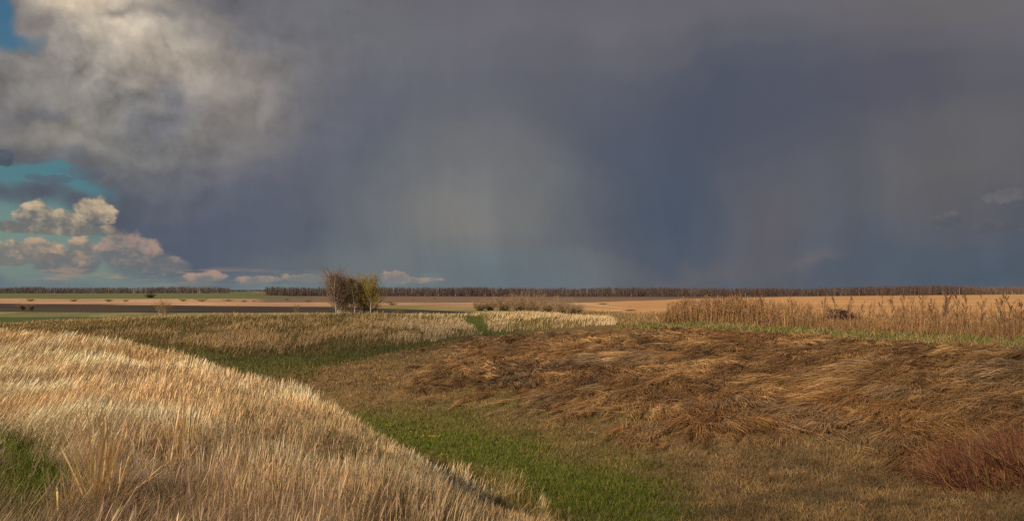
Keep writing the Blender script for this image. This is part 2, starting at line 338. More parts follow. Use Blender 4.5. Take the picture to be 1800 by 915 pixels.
def ground_colour(x, y):
    px, d, w = polar(x, y); t = look(GT, px, d)
    z, n1, n2 = zones(x, y, px, d, t)
    n3 = fbm(x * 3.1, y * 3.1, 81, 3)
    c = np.tile(OLIVE * .8, (len(x), 1))
    c = mixc(c, np.tile(np.array([.27, .185, .09]), (len(x), 1)), z['nearhay'])
    c = mixc(c, BROWN * .75, sst(n1, .45, .62) * .8 * sst(t, 3.6, 4) * (1 - sst(t, 6.9, 7.2)))
    c = mixc(c, np.array([.14, .088, .040]), sst(px, 1000, 1250) * sst(t, 3.4, 3.8) * (1 - sst(t, 6.9, 7.2)) * .75)
    c = mixc(c, BROWN * .95, z['lodge']); c = mixc(c, RUST * .95, z['lodge'] * sst(n2, .4, .7) * .6)
    c = mixc(c, GREEN, z['green'] * (.75 + .25 * sst(n3, .3, .6))); c = mixc(c, GREEN, z['patch'])
    c = mixc(c, np.array([.075, .078, .018]), z['floor2'] * .9)
    hill = sst(t, 8.2, 8.5) * (1 - sst(px, 1060, 1100))
    c = mixc(c, np.array([.165, .128, .045]), hill)
    c = mixc(c, np.array([.075, .085, .018]), z['lane'])
    c = mixc(c, np.array([.085, .110, .028]), z['strip'] * .9)
    right = sst(px, 1060, 1120) * sst(t, 7.9, 8.3)
    c = mixc(c, np.array([.21, .120, .052]), right)
    # ---- the plain, field by field
    yv = HY - look(GZ, px, d) / d * F0
    yj = yv + (fbm(x * .03, y * .006, 91, 4, .6) - .5) * 2.2
    far = sst(t, 9.35, 9.8)
    f = np.tile(np.array([.165, .155, .058]), (len(x), 1)) * (.5 + 1.0 * fbm(x * .15, y * .05, 94, 4))[:, None]                                   # green strip behind the hill
    f = mixc(f, np.array([.205, .125, .058]), sst(px, 960, 1080))                              # rough brown grass at the right
    f = mixc(f, np.array([.055, .070, .020]), (1 - sst(px, 180, 420)) * sst(yj + (fbm(x * .1, y * .1, 95, 3) - .5) * 3, 555, 558))
    ptop = np.interp(px, [0, 300, 600, 700, 830, 900], [533.5, 536, 539, 542.5, 548, 552]); pbot = np.interp(px, [0, 300, 600, 830], [548, 549, 549, 551])
    plough = sst(yj, ptop - .3, ptop + .3) * (1 - sst(yj, pbot - .4, pbot + .4)) * (1 - sst(px, 815, 850))
    f = mixc(f, np.array([.034, .021, .018]), plough * (.85 + .15 * sst(fbm(x * .02, y * .1, 96, 3), .4, .6)))
    straw = 1 - sst(yj, np.minimum(ptop, 544) - .3, np.minimum(ptop, 544) + .3)
    mottled = np.array([.38, .225, .125]) * (0.25 + 1.4 * fbm(x * .035, y * .03, 93, 5, .6))[:, None]
    f = f + (mottled - f) * (straw * (1 - plough))[:, None]
    f = mixc(f, np.array([.15, .15, .045]), straw * sst(fbm(x * .03, y * .01, 97, 3), .48, .60) * sst(px, 620, 720) * (1 - sst(px, 1000, 1080)) * .85)
    f = mixc(f, np.array([.16, .17, .05]), np.exp(-((yv - 541.5) / 1.2) ** 2) * sst(px, 660, 700) * (1 - sst(px, 1000, 1060)) * .9)
    # stubble field at the right, rising
    oy = np.interp(px, [960, 1050, 1165, 1350, 1800], [534, 530.5, 526.5, 521.5, 515])
    ob = np.interp(px, [1030, 1165, 1400, 1800], [545, 553, 556, 560])
    rowsn = .6 * fbm(y * .10 + x * .012, x * .003, 99, 5, .7) + .4 * fbm(x * .05, y * .02, 98, 3)
    orange = (np.array([.43, .235, .095]) * (.55 + .90 * rowsn)[:, None])
    ow = sst(yj, oy - .3, oy + .3) * (1 - sst(yv, ob - 2, ob + 2)) * sst(px + yv * 2, 2080, 2130)
    f = f + (orange - f) * ow[:, None]
    # grey-brown field before the wood (middle) and green field before the wood (left)
    mid_b = np.interp(px, [0, 640, 1000, 1165, 1350, 1700], [531, 530.5, 532, 527, 521.5, 516])
    grey = (1 - sst(yj, mid_b - .35, mid_b + .35)) * sst(px, 440, 470)
    f = mixc(f, np.array([.155, .098, .064]), grey)
    gl = (1 - sst(yj, 524.2, 525.0)) * (1 - sst(px - (yv - 516) * 10, 466, 474))
    f = mixc(f, np.array([.105, .115, .045]), gl)
    edge = np.exp(-((px - (yv - 516) * 10 - 472) / 3.0) ** 2) * (yv < 524)
    f = mixc(f, np.array([.03, .03, .02]), np.clip(edge, 0, 1) * .8)
    pale = np.exp(-((yv - (532.5 + (px - 820) * .004)) / .7) ** 2) * sst(px, 740, 860) * (1 - sst(px, 1040, 1120))
    pale = pale + np.exp(-((yv - (533.0 + .00009 * (px - 950) ** 2 * (px > 950) * 4.2)) / .6) ** 2) * sst(px, 960, 1000) * (1 - sst(px, 1085, 1110)) + np.exp(-((yv - (546 - (px - 1040) * .02)) / .5) ** 2) * sst(px, 1035, 1060) * (1 - sst(px, 1105, 1118))
    f = mixc(f, np.array([.52, .38, .22]), np.clip(pale, 0, 1) * .9)
    slot = np.exp(-((px - 1108) / 9) ** 2 - ((yv - 545) / 1.0) ** 2) + np.exp(-((px - 1060) / 7) ** 2 - ((yv - 533.7) / .7) ** 2)
    f = mixc(f, np.array([.03, .022, .018]), np.clip(slot * 1.5, 0, 1))
    c = c + (f - c) * far[:, None]
    c = mixc(c, OLIVE * .9, w)
    return c

# ------------------------------------------------------------------ mesh + material helpers
def mat(name, attr=None, col=None, rough=.85, trans=0.0, noise=0.0, nscale=3.0, bump=0.0, bscale=20.0):
    m = bpy.data.materials.new(name); m.use_nodes = True; t = m.node_tree; p = t.nodes['Principled BSDF']; o = t.nodes['Material Output']
    p.inputs['Roughness'].default_value = rough; p.inputs['Specular IOR Level'].default_value = .18
    src = None
    if attr:
        a = t.nodes.new('ShaderNodeAttribute'); a.attribute_name = attr; src = a.outputs['Color']
    else: p.inputs['Base Color'].default_value = (*col, 1)
    tc = t.nodes.new('ShaderNodeTexCoord')
    if noise:
        n = t.nodes.new('ShaderNodeTexNoise'); n.inputs['Scale'].default_value = nscale; n.inputs['Detail'].default_value = 8; n.inputs['Roughness'].default_value = .65
        t.links.new(tc.outputs['Object'], n.inputs['Vector'])
        r = t.nodes.new('ShaderNodeMapRange'); r.inputs[1].default_value = .25; r.inputs[2].default_value = .75; r.inputs[3].default_value = 1 - noise; r.inputs[4].default_value = 1 + noise
        t.links.new(n.outputs[0], r.inputs[0])
        s = t.nodes.new('ShaderNodeVectorMath'); s.operation = 'SCALE'
        if src: t.links.new(src, s.inputs[0])
        else: s.inputs[0].default_value = col
        t.links.new(r.outputs[0], s.inputs[3]); src = s.outputs[0]
    if src: t.links.new(src, p.inputs['Base Color'])
    if bump:
        n2 = t.nodes.new('ShaderNodeTexNoise'); n2.inputs['Scale'].default_value = bscale; n2.inputs['Detail'].default_value = 6
        t.links.new(tc.outputs['Object'], n2.inputs['Vector'])
        b = t.nodes.new('ShaderNodeBump'); b.inputs['Strength'].default_value = bump; b.inputs['Distance'].default_value = .06
        t.links.new(n2.outputs[0], b.inputs['Height']); t.links.new(b.outputs[0], p.inputs['Normal'])
    if trans:
        tr = t.nodes.new('ShaderNodeBsdfTranslucent')
        if src: t.links.new(src, tr.inputs[0])
        else: tr.inputs[0].default_value = (*col, 1)
        mx = t.nodes.new('ShaderNodeMixShader'); mx.inputs[0].default_value = trans
        t.links.new(p.outputs[0], mx.inputs[1]); t.links.new(tr.outputs[0], mx.inputs[2]); t.links.new(mx.outputs[0], o.inputs[0])
    return m
M_GROUND = mat('ground_soil_and_turf', attr='tone', noise=.32, nscale=2.4, bump=.9, bscale=9.0, rough=.95)
M_BLADE = mat('grass_blades', attr='tone', trans=.22, rough=.6)
M_TWIG = mat('twigs', attr='tone', rough=.85)
M_LEAF = mat('young_leaves', attr='tone', trans=.45, rough=.6)
def raw_mesh(name, V, Fq, m, colours=None, smooth=False):
    me = bpy.data.meshes.new(name); nF, k = Fq.shape
    me.vertices.add(len(V)); me.vertices.foreach_set('co', np.ascontiguousarray(V, dtype=np.float32).ravel())
    me.loops.add(nF * k); me.loops.foreach_set('vertex_index', np.ascontiguousarray(Fq, dtype=np.int32).ravel())
    me.polygons.add(nF); me.polygons.foreach_set('loop_start', np.arange(0, nF * k, k, dtype=np.int32)); me.polygons.foreach_set('loop_total', np.full(nF, k, dtype=np.int32))
    if smooth: me.polygons.foreach_set('use_smooth', np.ones(nF, dtype=bool))
    me.update(calc_edges=True)
    if colours is not None:
        a = me.color_attributes.new('tone', 'FLOAT_COLOR', 'POINT'); c4 = np.ones((len(V), 4), np.float32); c4[:, :3] = colours
        a.data.foreach_set('color', c4.ravel())
    me.materials.append(m)
    return me
def tag(o, label=None, cat=None, group=None, kind=None):
    for k, v in (('label', label), ('category', cat), ('group', group), ('kind', kind)):
        if v: o[k] = v
    return o
def link(name, me, parent=None, loc=None):
    o = bpy.data.objects.new(name, me); COL.objects.link(o)
    if parent is not None: o.parent = parent
    if loc is not None: o.location = loc
    return o
def empty(name, loc, label, cat, group=None):
    o = bpy.data.objects.new(name, None); COL.objects.link(o); o.location = loc; o.empty_display_size = .3
    return tag(o, label, cat, group)
HEAD = ((0, .30), (.35, .35), (.62, .30), (.74, .95), (.88, .80), (1, .10))      # stalk ending in a plume
LEAF = ((0, .7), (.4, 1.0), (.75, .75), (1, .12))
HAIR = ((0, 1.0), (.5, .8), (1, .25))
STICK = ((0, 1.0), (1, .4))
def blades(P, az, l0, l1, L, W, col, prof=LEAF, tipcol=None, wob=None):
    """ribbons: lean from vertical runs l0 -> l1 along the length"""
    N = len(P); K = len(prof); s = np.array([p[0] for p in prof]); wd = np.array([p[1] for p in prof])
    side = np.stack([-np.sin(az), np.cos(az), np.zeros(N)], 1)
    r = rng.uniform(-1.2, 1.2, N) if wob is None else wob
    V = np.zeros((N, K, 2, 3), np.float32); pos = P.astype(float).copy()
    for k in range(K):
        if k:
            sm = (s[k] + s[k - 1]) / 2; le = l0 + (l1 - l0) * sm; step = (s[k] - s[k - 1]) * L
            pos = pos + np.stack([np.sin(le) * np.cos(az), np.sin(le) * np.sin(az), np.cos(le)], 1) * step[:, None]
        le = l0 + (l1 - l0) * s[k]
        n = np.stack([np.cos(le) * np.cos(az), np.cos(le) * np.sin(az), -np.sin(le)], 1)
        wv = (side * np.cos(r)[:, None] + n * np.sin(r)[:, None]) * (W * wd[k] * .5)[:, None]
        V[:, k, 0] = pos - wv; V[:, k, 1] = pos + wv
    b = (np.arange(N) * K * 2)[:, None]
    q = np.concatenate([b + np.array([2 * k, 2 * k + 1, 2 * k + 3, 2 * k + 2])[None] for k in range(K - 1)], 0)
    c = np.repeat(col[:, None, :], K * 2, 1)
    if tipcol is not None:
        ww = np.repeat(s, 2)[None, :, None]; c = c * (1 - ww) + tipcol[:, None, :] * ww
    return V.reshape(-1, 3), q, c.reshape(-1, 3)
def join(parts):
    Vs, Qs, Cs = [], [], []; o = 0
    for v, q, c in parts:
        Vs.append(v); Qs.append(q + o); Cs.append(c); o += len(v)
    return np.concatenate(Vs), np.concatenate(Qs), np.concatenate(Cs)
def jitter(c, amt=.18):
    n = len(c); return np.clip(c * (1 + rng.normal(0, amt, n))[:, None] * (1 + rng.normal(0, .05, (n, 3))), .008, .85)
def scatter(n, px0, px1, d0, d1):
    px = rng.uniform(px0, px1, n); d = np.exp(rng.uniform(math.log(d0), math.log(d1), n))
    x = (px - CX) / F0 * d; return px, d, x
def thin(*a, keep): return [v[keep] for v in a]
def wmin(w, d, k=.62): return np.maximum(w, k * d / 796.0)

# ------------------------------------------------------------------ ground: one sheet to the horizon
thf = np.linspace(-54, 54, 1000); ths = np.concatenate([np.linspace(-180, -55, 72), thf, np.linspace(55, 180, 72)])
rr = np.exp(np.concatenate([np.linspace(math.log(.35), math.log(4), 24)[:-1], np.linspace(math.log(4), math.log(130), 560)[:-1], np.linspace(math.log(130), math.log(1600), 300)[:-1], np.linspace(math.log(1600), math.log(8500), 20)]))
TH, RR = np.meshgrid(np.radians(ths), rr, indexing='ij')
gx = (RR * np.sin(TH)).ravel(); gy = (RR * np.cos(TH)).ravel()
gz = ground(gx, gy); gc = ground_colour(gx, gy)
nt, nr = TH.shape; ii, jj = np.meshgrid(np.arange(nt - 1), np.arange(nr - 1), indexing='ij'); b0 = (ii * nr + jj).ravel()
gq = np.stack([b0, b0 + 1, b0 + nr + 1, b0 + nr], 1)
V = np.stack([gx, gy, gz], 1)
c0 = len(V); V = np.vstack([V, [[0, 0, float(gz[0])]]]); gc = np.vstack([gc, gc[:1]])
fan = np.stack([np.arange(nt - 1) * nr, np.arange(1, nt) * nr, np.full(nt - 1, c0), np.full(nt - 1, c0)], 1)
me = raw_mesh('ground', V, gq[:, ::-1], M_GROUND, gc, smooth=True)
g = link('ground', me); tag(g, 'rolling steppe ground with a grassy ravine and strip fields out to the woods', 'ground', kind='structure')

# ------------------------------------------------------------------ unseen clouds, added behind the camera to shade parts of the land
def shade_cloud_mat():
    m = bpy.data.materials.new('shade_cloud'); m.use_nodes = True; t = m.node_tree; t.nodes.clear()
    o = t.nodes.new('ShaderNodeOutputMaterial'); d = t.nodes.new('ShaderNodeBsdfDiffuse'); d.inputs[0].default_value = (.8, .8, .8, 1)
    tr = t.nodes.new('ShaderNodeBsdfTransparent'); mx = t.nodes.new('ShaderNodeMixShader')
    tc = t.nodes.new('ShaderNodeTexCoord'); n = t.nodes.new('ShaderNodeTexNoise'); n.inputs['Scale'].default_value = .09; n.inputs['Detail'].default_value = 3
    r = t.nodes.new('ShaderNodeMapRange'); r.inputs[1].default_value = .38; r.inputs[2].default_value = .62; r.inputs[3].default_value = .08; r.inputs[4].default_value = .36
    t.links.new(tc.outputs['Object'], n.inputs['Vector']); t.links.new(n.outputs[0], r.inputs[0]); t.links.new(r.outputs[0], mx.inputs[0])
    t.links.new(tr.outputs[0], mx.inputs[1]); t.links.new(d.outputs[0], mx.inputs[2]); t.links.new(mx.outputs[0], o.inputs[0])
    return m
M_SHADE_CLOUD = shade_cloud_mat()
def shade_cloud(cx, cy, rx, ry, rot, t=620, seed=0, label=''):
    """an unseen scrap added so that its shade lands round (cx, cy)"""
    n1, n2 = 64, 20
    V = []; Fq = []
    for j in range(n2 + 1):
        ph = math.pi * j / n2
        for i in range(n1):
            a = 2 * math.pi * i / n1
            k = 1 + .34 * (float(fbm(np.array([math.cos(a) * 1.9 + seed]), np.array([math.sin(a) * 1.9]), seed, 4)[0]) - .5) * 2
            ux, uy = rx * k * math.sin(ph) * math.cos(a), ry * k * math.sin(ph) * math.sin(a)
            V.append((ux * math.cos(rot) - uy * math.sin(rot), ux * math.sin(rot) + uy * math.cos(rot), math.cos(ph) * (3.5 if ph < math.pi / 2 else 1.2)))
    for j in range(n2):
        for i in range(n1):
            Fq.append((j * n1 + i, (j + 1) * n1 + i, (j + 1) * n1 + (i + 1) % n1, j * n1 + (i + 1) % n1))
    me = raw_mesh('shade_cloud', np.array(V), np.array(Fq), M_SHADE_CLOUD, smooth=True)
    o = link('shade_cloud', me, loc=Vector((cx, cy, -3)) + S * t); tag(o, label, 'shade_cloud', 'unseen scud added for shade', 'structure'); return o
shade_cloud(24, 24, 9, 9, R(-18), seed=1, label='unseen ragged scud added to shade the right slope')
shade_cloud(39, 42, 12, 16, R(-18), seed=6, label='unseen ragged scud added to shade the weed bed')
shade_cloud(-3.6, 2.6, 6.5, 4.2, R(0), seed=2, label='unseen ragged scud added to shade the nearest grass')
shade_cloud(-12, 62, 16, 9, R(10), seed=5, label='unseen ragged scud added to shade the far gully')
shade_cloud(-24, 78, 25, 16, R(0), seed=3, label='unseen ragged scud added to shade the far hill')
shade_cloud(10, 13.5, 12, 6.5, R(10), seed=4, label='unseen ragged scud added to shade the ravine floor')
shade_cloud(150, 900, 420, 180, 0, t=2600, seed=7, label='broad unseen scud added to shade the distant wood')

# ------------------------------------------------------------------ near hay on the left shoulder
parts = []
N = 680000
px, d, x = scatter(N, -160, 1010, 3.0, 40)
t = look(GT, px, d); z, n1, n2 = zones(x, d, px, d, t)
tall = np.maximum(z['nearhay'], .55 * (fbm(x * 1.6, d * 1.6, 135, 3) > .60) * (t < 4.0) * (px < 960)) * (1 - z['patch'] * .95)
clump = fbm(x * 1.3, d * 1.3, 131, 3)
keep = rng.random(N) < tall * (.35 + .65 * sst(clump, .30, .55)) * (.55 + .45 * sst(d, 4, 8))
px, d, x, t, n1, n2, clump = thin(px, d, x, t, n1, n2, clump, keep=keep); N = len(px)
zz = ground(x, d); P = np.stack([x, d, zz - .02], 1)
young = sst(np.interp(px, [0, 200, 350, 600, 800, 1000], [8.8, 8.9, 8.2, 6.7, 5.7, 5.0]) - d + (n1 - .5) * 4, -.8, 1.6)      # the greyer, finer, shorter stand nearest
kindr = rng.random(N)
col = np.tile(STRAW, (N, 1)); col = mixc(col, STRAW2, sst(n2, .35, .65)); col = mixc(col, np.array([.78, .62, .40]), sst(fbm(x * .8, d * .8, 141, 3), .48, .62))
col = mixc(col, np.array([.40, .26, .13]), (1 - sst(fbm(x * .9, d * .9, 145, 3), .36, .48)) * .6); col = mixc(col, GREYHAY, young * .75); col = mixc(col, np.array([.30, .22, .12]), sst(fbm(x * .35, d * .35, 143, 3), .56, .68) * .55); col = mixc(col, np.array([.17, .17, .05]), (rng.random(N) < .10 + .22 * sst(n1, .50, .62)) * .75)
# hair-fine undergrowth
u = kindr < .62
n = u.sum(); wind = fbm(x * .25, d * .25, 151, 2) * 2.4 - 1.6
az = wind[u] + rng.normal(0, .95, n)
h = (.22 + .20 * clump[u]) * (1 - .35 * young[u]) * rng.uniform(.7, 1.25, n)
parts.append(blades(P[u], az, rng.uniform(.0, .45, n), rng.uniform(.35, 1.35, n), h, wmin(np.full(n, .0036), d[u], .46), jitter(col[u] * 1.0), HAIR))
# plumed stalks
s_ = (~u) & (rng.random(N) < (1 - .95 * young) * (.25 + .75 * sst(fbm(x * .45, d * .45, 147, 3), .36, .56)))
n = s_.sum(); az = wind[s_] * .6 + rng.normal(0, .7, n)
h = (.31 + .24 * clump[s_]) * (.68 + .62 * fbm(x[s_] * .8, d[s_] * .8, 149, 3)) * rng.uniform(.72, 1.2, n) * (1 + .12 * sst(d[s_], 8, 20))
lean = np.abs(rng.normal(0, .12, n)) + .34 * sst(-px[s_], -330, -40); az = az * (1 - .7 * sst(-px[s_], -330, -40))
parts.append(blades(P[s_], az, lean, lean + rng.uniform(.05, .45, n), h, wmin(rng.uniform(.004, .0075, n), d[s_], .56), jitter(col[s_] * .9, .14), HEAD, jitter(col[s_] * 1.18, .10)))
Vv, Qq, Cc = join(parts)
o = link('dry_grass', raw_mesh('dry_grass', Vv, Qq, M_BLADE, Cc)); tag(o, 'tall pale dry grass covering the near left shoulder', 'dry grass', kind='stuff')

# ------------------------------------------------------------------ short turf: ravine floor, green patches, strip before the weeds, lane
parts = []
def turf(N, px0, px1, d0, d1, weight, colour, h0, h1, w0, kk=.6, hair=HAIR):
    px, d, x = scatter(N, px0, px1, d0, d1); t = look(GT, px, d); z, n1, n2 = zones(x, d, px, d, t)
    keep = rng.random(N) < weight(z, px, d, t, n1)
    px, d, x, t, n1, n2 = thin(px, d, x, t, n1, n2, keep=keep); z = {k: v[keep] for k, v in z.items()}; n = len(px)
    P = np.stack([x, d, ground(x, d) - .01], 1); az = rng.uniform(0, 6.28, n)
    h = rng.uniform(h0, h1, n) * (.55 + .9 * fbm(x * 2.3, d * 2.3, 161, 3))
    parts.append(blades(P, az, rng.uniform(0, .5, n), rng.uniform(.3, 1.5, n), h, wmin(np.full(n, w0), d, kk), jitter(colour(z, px, d, t, n1, x), .2), hair))
def floor_col(z, px, d, t, n1, x):
    n = len(px); c = np.tile(OLIVE, (n, 1)); c = mixc(c, np.array([.205, .130, .058]), (rng.random(n) < .42 + .35 * sst(px, 1050, 1300)).astype(float) * (1 - z['green'] * .7))
    c = mixc(c, np.array([.22, .14, .06]), sst(n1, .48, .60) * .55 * (1 - z['green']) ); c = mixc(c, np.array([.20, .122, .055]), sst(t, 5.2, 5.8) * .75)
    m1 = fbm(x * 1.6, d * 1.6, 165, 4); c = c * (.62 + .75 * sst(m1, .3, .7))[:, None]; c = mixc(c, np.array([.105, .082, .040]), sst(fbm(x * .7, d * .7, 166, 3), .50, .66) * .6 * (1 - z['green']))
    c = mixc(c, np.array([.088, .112, .010]), np.clip(z['green'] * 1.2, 0, 1) * (rng.random(n) < .82))
    return c
turf(330000, 480, 1900, 9.5, 68, lambda z, px, d, t, n1: sst(t, 3.2, 3.7) * (1 - z['lodge'] * .9) * (1 - z['nearhay']) * (1 - sst(t, 6.9, 7.3)) * (.45 + .5 * sst(fbm(px * .05, d, 171, 3), .3, .6)), floor_col, .07, .17, .006, .62)
turf(30000, -160, 240, 5, 20, lambda z, px, d, t, n1: z['patch'], lambda z, px, d, t, n1, x: np.tile(np.array([.105, .125, .012]), (len(px), 1)), .10, .22, .0045, .6)
turf(26000, 150, 900, 42, 74, lambda z, px, d, t, n1: np.clip(sst(t, 5.5, 6.9) * (px < 560) + z['floor2'], 0, 1), lambda z, px, d, t, n1, x: mixc(np.tile(np.array([.080, .088, .016]), (len(px), 1)), np.array([.17, .13, .04]), (rng.random(len(px)) < .35).astype(float)), .12, .3, .01, .6)
turf(60000, 1050, 1950, 28, 86, lambda z, px, d, t, n1: z['strip'], lambda z, px, d, t, n1, x: mixc(mixc(np.tile(np.array([.110, .130, .022]), (len(px), 1)), np.array([.29, .195, .09]), (rng.random(len(px)) < .30 + .4 * sst(n1, .45, .6)).astype(float)), np.array([.12, .10, .04]), (rng.random(len(px)) < .2).astype(float)), .15, .42, .01, .62)
turf(9000, 780, 900, 70, 108, lambda z, px, d, t, n1: z['lane'], lambda z, px, d, t, n1, x: np.tile(np.array([.080, .100, .016]), (len(px), 1)), .05, .12, .01, .6)
Vv, Qq, Cc = join(parts)
o = link('turf', raw_mesh('turf', Vv, Qq, M_BLADE, Cc)); tag(o, 'short green and olive grass on the ravine floor and banks', 'grass', kind='stuff')

# ------------------------------------------------------------------ lodged hay on the right slope
def lay(px): return R(255) - R(25) * (px - 900) / 900          # the way the hay was combed: downhill
def hay_colour(x, d, px, n1, n2, n):
    yg = HY - look(GZ, px, d) / d * F0; sw = fbm(x * .16, d * .16, 181, 3)
    qu = (px * .38 + yg * .92) / 15 + (sw - .5) * 5; qv = (px * .92 - yg * .38) / 110
    cn = .55 * fbm(qu, qv, 211, 5, .65) + .45 * fbm(x * .5, d * .28, 213, 3)
    col = np.tile(np.array([.38, .225, .096]), (n, 1))
    col = mixc(col, np.array([.54, .335, .148]), sst(cn, .50, .60)); col = mixc(col, np.array([.255, .150, .072]), 1 - sst(cn, .37, .48))
    col = mixc(col, np.array([.40, .200, .070]), sst(n2, .45, .7) * .45 * sst(px, 900, 1200))
    return mixc(col, np.array([.36, .27, .17]), (fbm(x * .3, d * .3, 221, 3) > .62) * .45), sw
parts = []
N = 130000                                                      # the loose felt underneath
px, d, x = scatter(N, 620, 1950, 17, 84)
t = look(GT, px, d); z, n1, n2 = zones(x, d, px, d, t)
keep = rng.random(N) < z['lodge'] * .8
px, d, x, t, n1, n2 = thin(px, d, x, t, n1, n2, keep=keep); n = len(px)
col, sw = hay_colour(x, d, px, n1, n2, n)
az = lay(px) + (sw - .5) * 1.3 + rng.normal(0, .55, n)
P = np.stack([x, d, ground(x, d) + rng.uniform(-.02, .06, n)], 1)
parts.append(blades(P, az, rng.uniform(1.0, 1.48, n), rng.uniform(1.4, 1.7, n), rng.uniform(.3, .8, n), wmin(rng.uniform(.005, .009, n), d, .55), jitter(col * .85, .25), HAIR))
N = 23000                                                       # locks: combed strands that lie over one another
px, d, x = scatter(N, 660, 1950, 17, 80)
t = look(GT, px, d); z, n1, n2 = zones(x, d, px, d, t)
keep = rng.random(N) < z['lodge'] * (.35 + .65 * sst(fbm(x * .5, d * .35, 191, 3), .35, .55))
px, d, x, t, n1, n2 = thin(px, d, x, t, n1, n2, keep=keep); m = len(px)
col, sw = hay_colour(x, d, px, n1, n2, m)
lk_az = lay(px) + (sw - .5) * 1.5 + (fbm(x * .8, d * .8, 201, 2) - .5) * .9 + rng.normal(0, .14, m)
lk_b = np.exp(rng.normal(0, .22, m)); lk_L = rng.uniform(.8, 1.7, m) * (.8 + .5 * sst(d, 20, 45)); lk_w = rng.uniform(.05, .16, m); lk_h = rng.uniform(.02, .13, m); lk_c = rng.uniform(-.5, .5, m)
K = 22; ix = np.repeat(np.arange(m), K); n = len(ix)
al = rng.uniform(-.45, .35, n); ac = rng.normal(0, 1, n) * lk_w[ix]; az0 = lk_az[ix]
bx = x[ix] + np.cos(az0) * al - np.sin(az0) * ac; by = d[ix] + np.sin(az0) * al + np.cos(az0) * ac
hump = lk_h[ix] * np.exp(-(ac / (lk_w[ix] * 1.2)) ** 2)
P = np.stack([bx, by, ground(bx, by) + hump * rng.uniform(.5, 1.1, n)], 1)
parts.append(blades(P, az0 + rng.normal(0, .07, n) + lk_c[ix] * .3, rng.uniform(1.22, 1.42, n), rng.uniform(1.6, 1.86, n), lk_L[ix] * rng.uniform(.6, 1.05, n), wmin(rng.uniform(.006, .010, n), by, .52), jitter(col[ix] * lk_b[ix][:, None], .13), HAIR))
N = 900                                                         # the odd stem still half up
px, d, x = scatter(N, 760, 1950, 18, 70); t = look(GT, px, d); z, n1, n2 = zones(x, d, px, d, t); keep = rng.random(N) < z['lodge'] * sst(n1, .42, .58)
px, d, x = thin(px, d, x, keep=keep); n = len(px)
parts.append(blades(np.stack([x, d, ground(x, d)], 1), rng.uniform(0, 6.28, n), rng.uniform(.3, 1.1, n), rng.uniform(.9, 1.5, n), rng.uniform(.2, .5, n), wmin(np.full(n, .006), d, .5), jitter(np.tile(np.array([.42, .28, .14]), (n, 1)), .2), HAIR))
Vv, Qq, Cc = join(parts)
o = link('lodged_grass', raw_mesh('lodged_grass', Vv, Qq, M_BLADE, Cc)); tag(o, 'flattened brown hay combed down over the right slope', 'dry grass', kind='stuff')

# ------------------------------------------------------------------ grass of the far hill
parts = []
N = 300000
px, d, x = scatter(N, -160, 1110, 55, 118)
t = look(GT, px, d); z, n1, n2 = zones(x, d, px, d, t)
endw = 1 - sst(px + (t - 8) * 12, 1078, 1088)
pale = fbm(x * .09, d * .14, 231, 4)
pw = .03 + .7 * sst(pale, .46, .60) * sst(px, 60, 330) * (1 - .8 * sst(t, 8.62, 8.85)) * (1 - sst(px, 850, 900)) + .8 * np.exp(-((t - 8.80 + (px - 650) * .0022) / .30) ** 2) * sst(px + (pale - .5) * 200, 590, 690) * (1 - sst(px, 840, 900)) + sst(px, 850, 880) * (.35 + .6 * sst(t, 8.55, 8.85) + .6 * sst(px, 1000, 1050)) + .25 * sst(t, 8.95, 9.05); pw = np.clip(pw, 0, 1)
keep = rng.random(N) < sst(t + (n1 - .5) * .3, 8.12, 8.4) * (1 - sst(t, 9.35, 9.7)) * (1 - z['lane']) * endw * (.55 + .45 * pw)
px, d, x, t, n1, n2, pale, pw = thin(px, d, x, t, n1, n2, pale, pw, keep=keep); n = len(px)
P = np.stack([x, d, ground(x, d) - .03], 1)
straw = rng.random(n) < np.clip(.04 + .85 * pw * sst(fbm(x * .5, d * .5, 241, 4), .38, .58), 0, .9)
col = np.where(straw[:, None], np.array([.42, .285, .135])[None], np.array([.150, .122, .040])[None])
col = mixc(col, np.array([.50, .385, .22]), straw * sst(px, 620, 760) * .8)
col = mixc(col, np.array([.21, .135, .06]), (rng.random(n) < .35) * (~straw) * 1.0)
h = np.where(straw, rng.uniform(.34, .72, n), rng.uniform(.2, .42, n)) * (.7 + .5 * fbm(x * .5, d * .5, 251, 3))
az = rng.normal(.1, .8, n); le = np.abs(rng.normal(0, .2, n))
parts.append(blades(P, az, le, le + rng.uniform(.1, .7, n), h, wmin(np.full(n, .02), d, .50), jitter(col, .22), HAIR, jitter(col * 1.1, .1)))
Vv, Qq, Cc = join(parts)
o = link('hill_grass', raw_mesh('hill_grass', Vv, Qq, M_BLADE, Cc)); tag(o, 'straw and green grass clothing the low hill across the ravine', 'grass', kind='stuff')

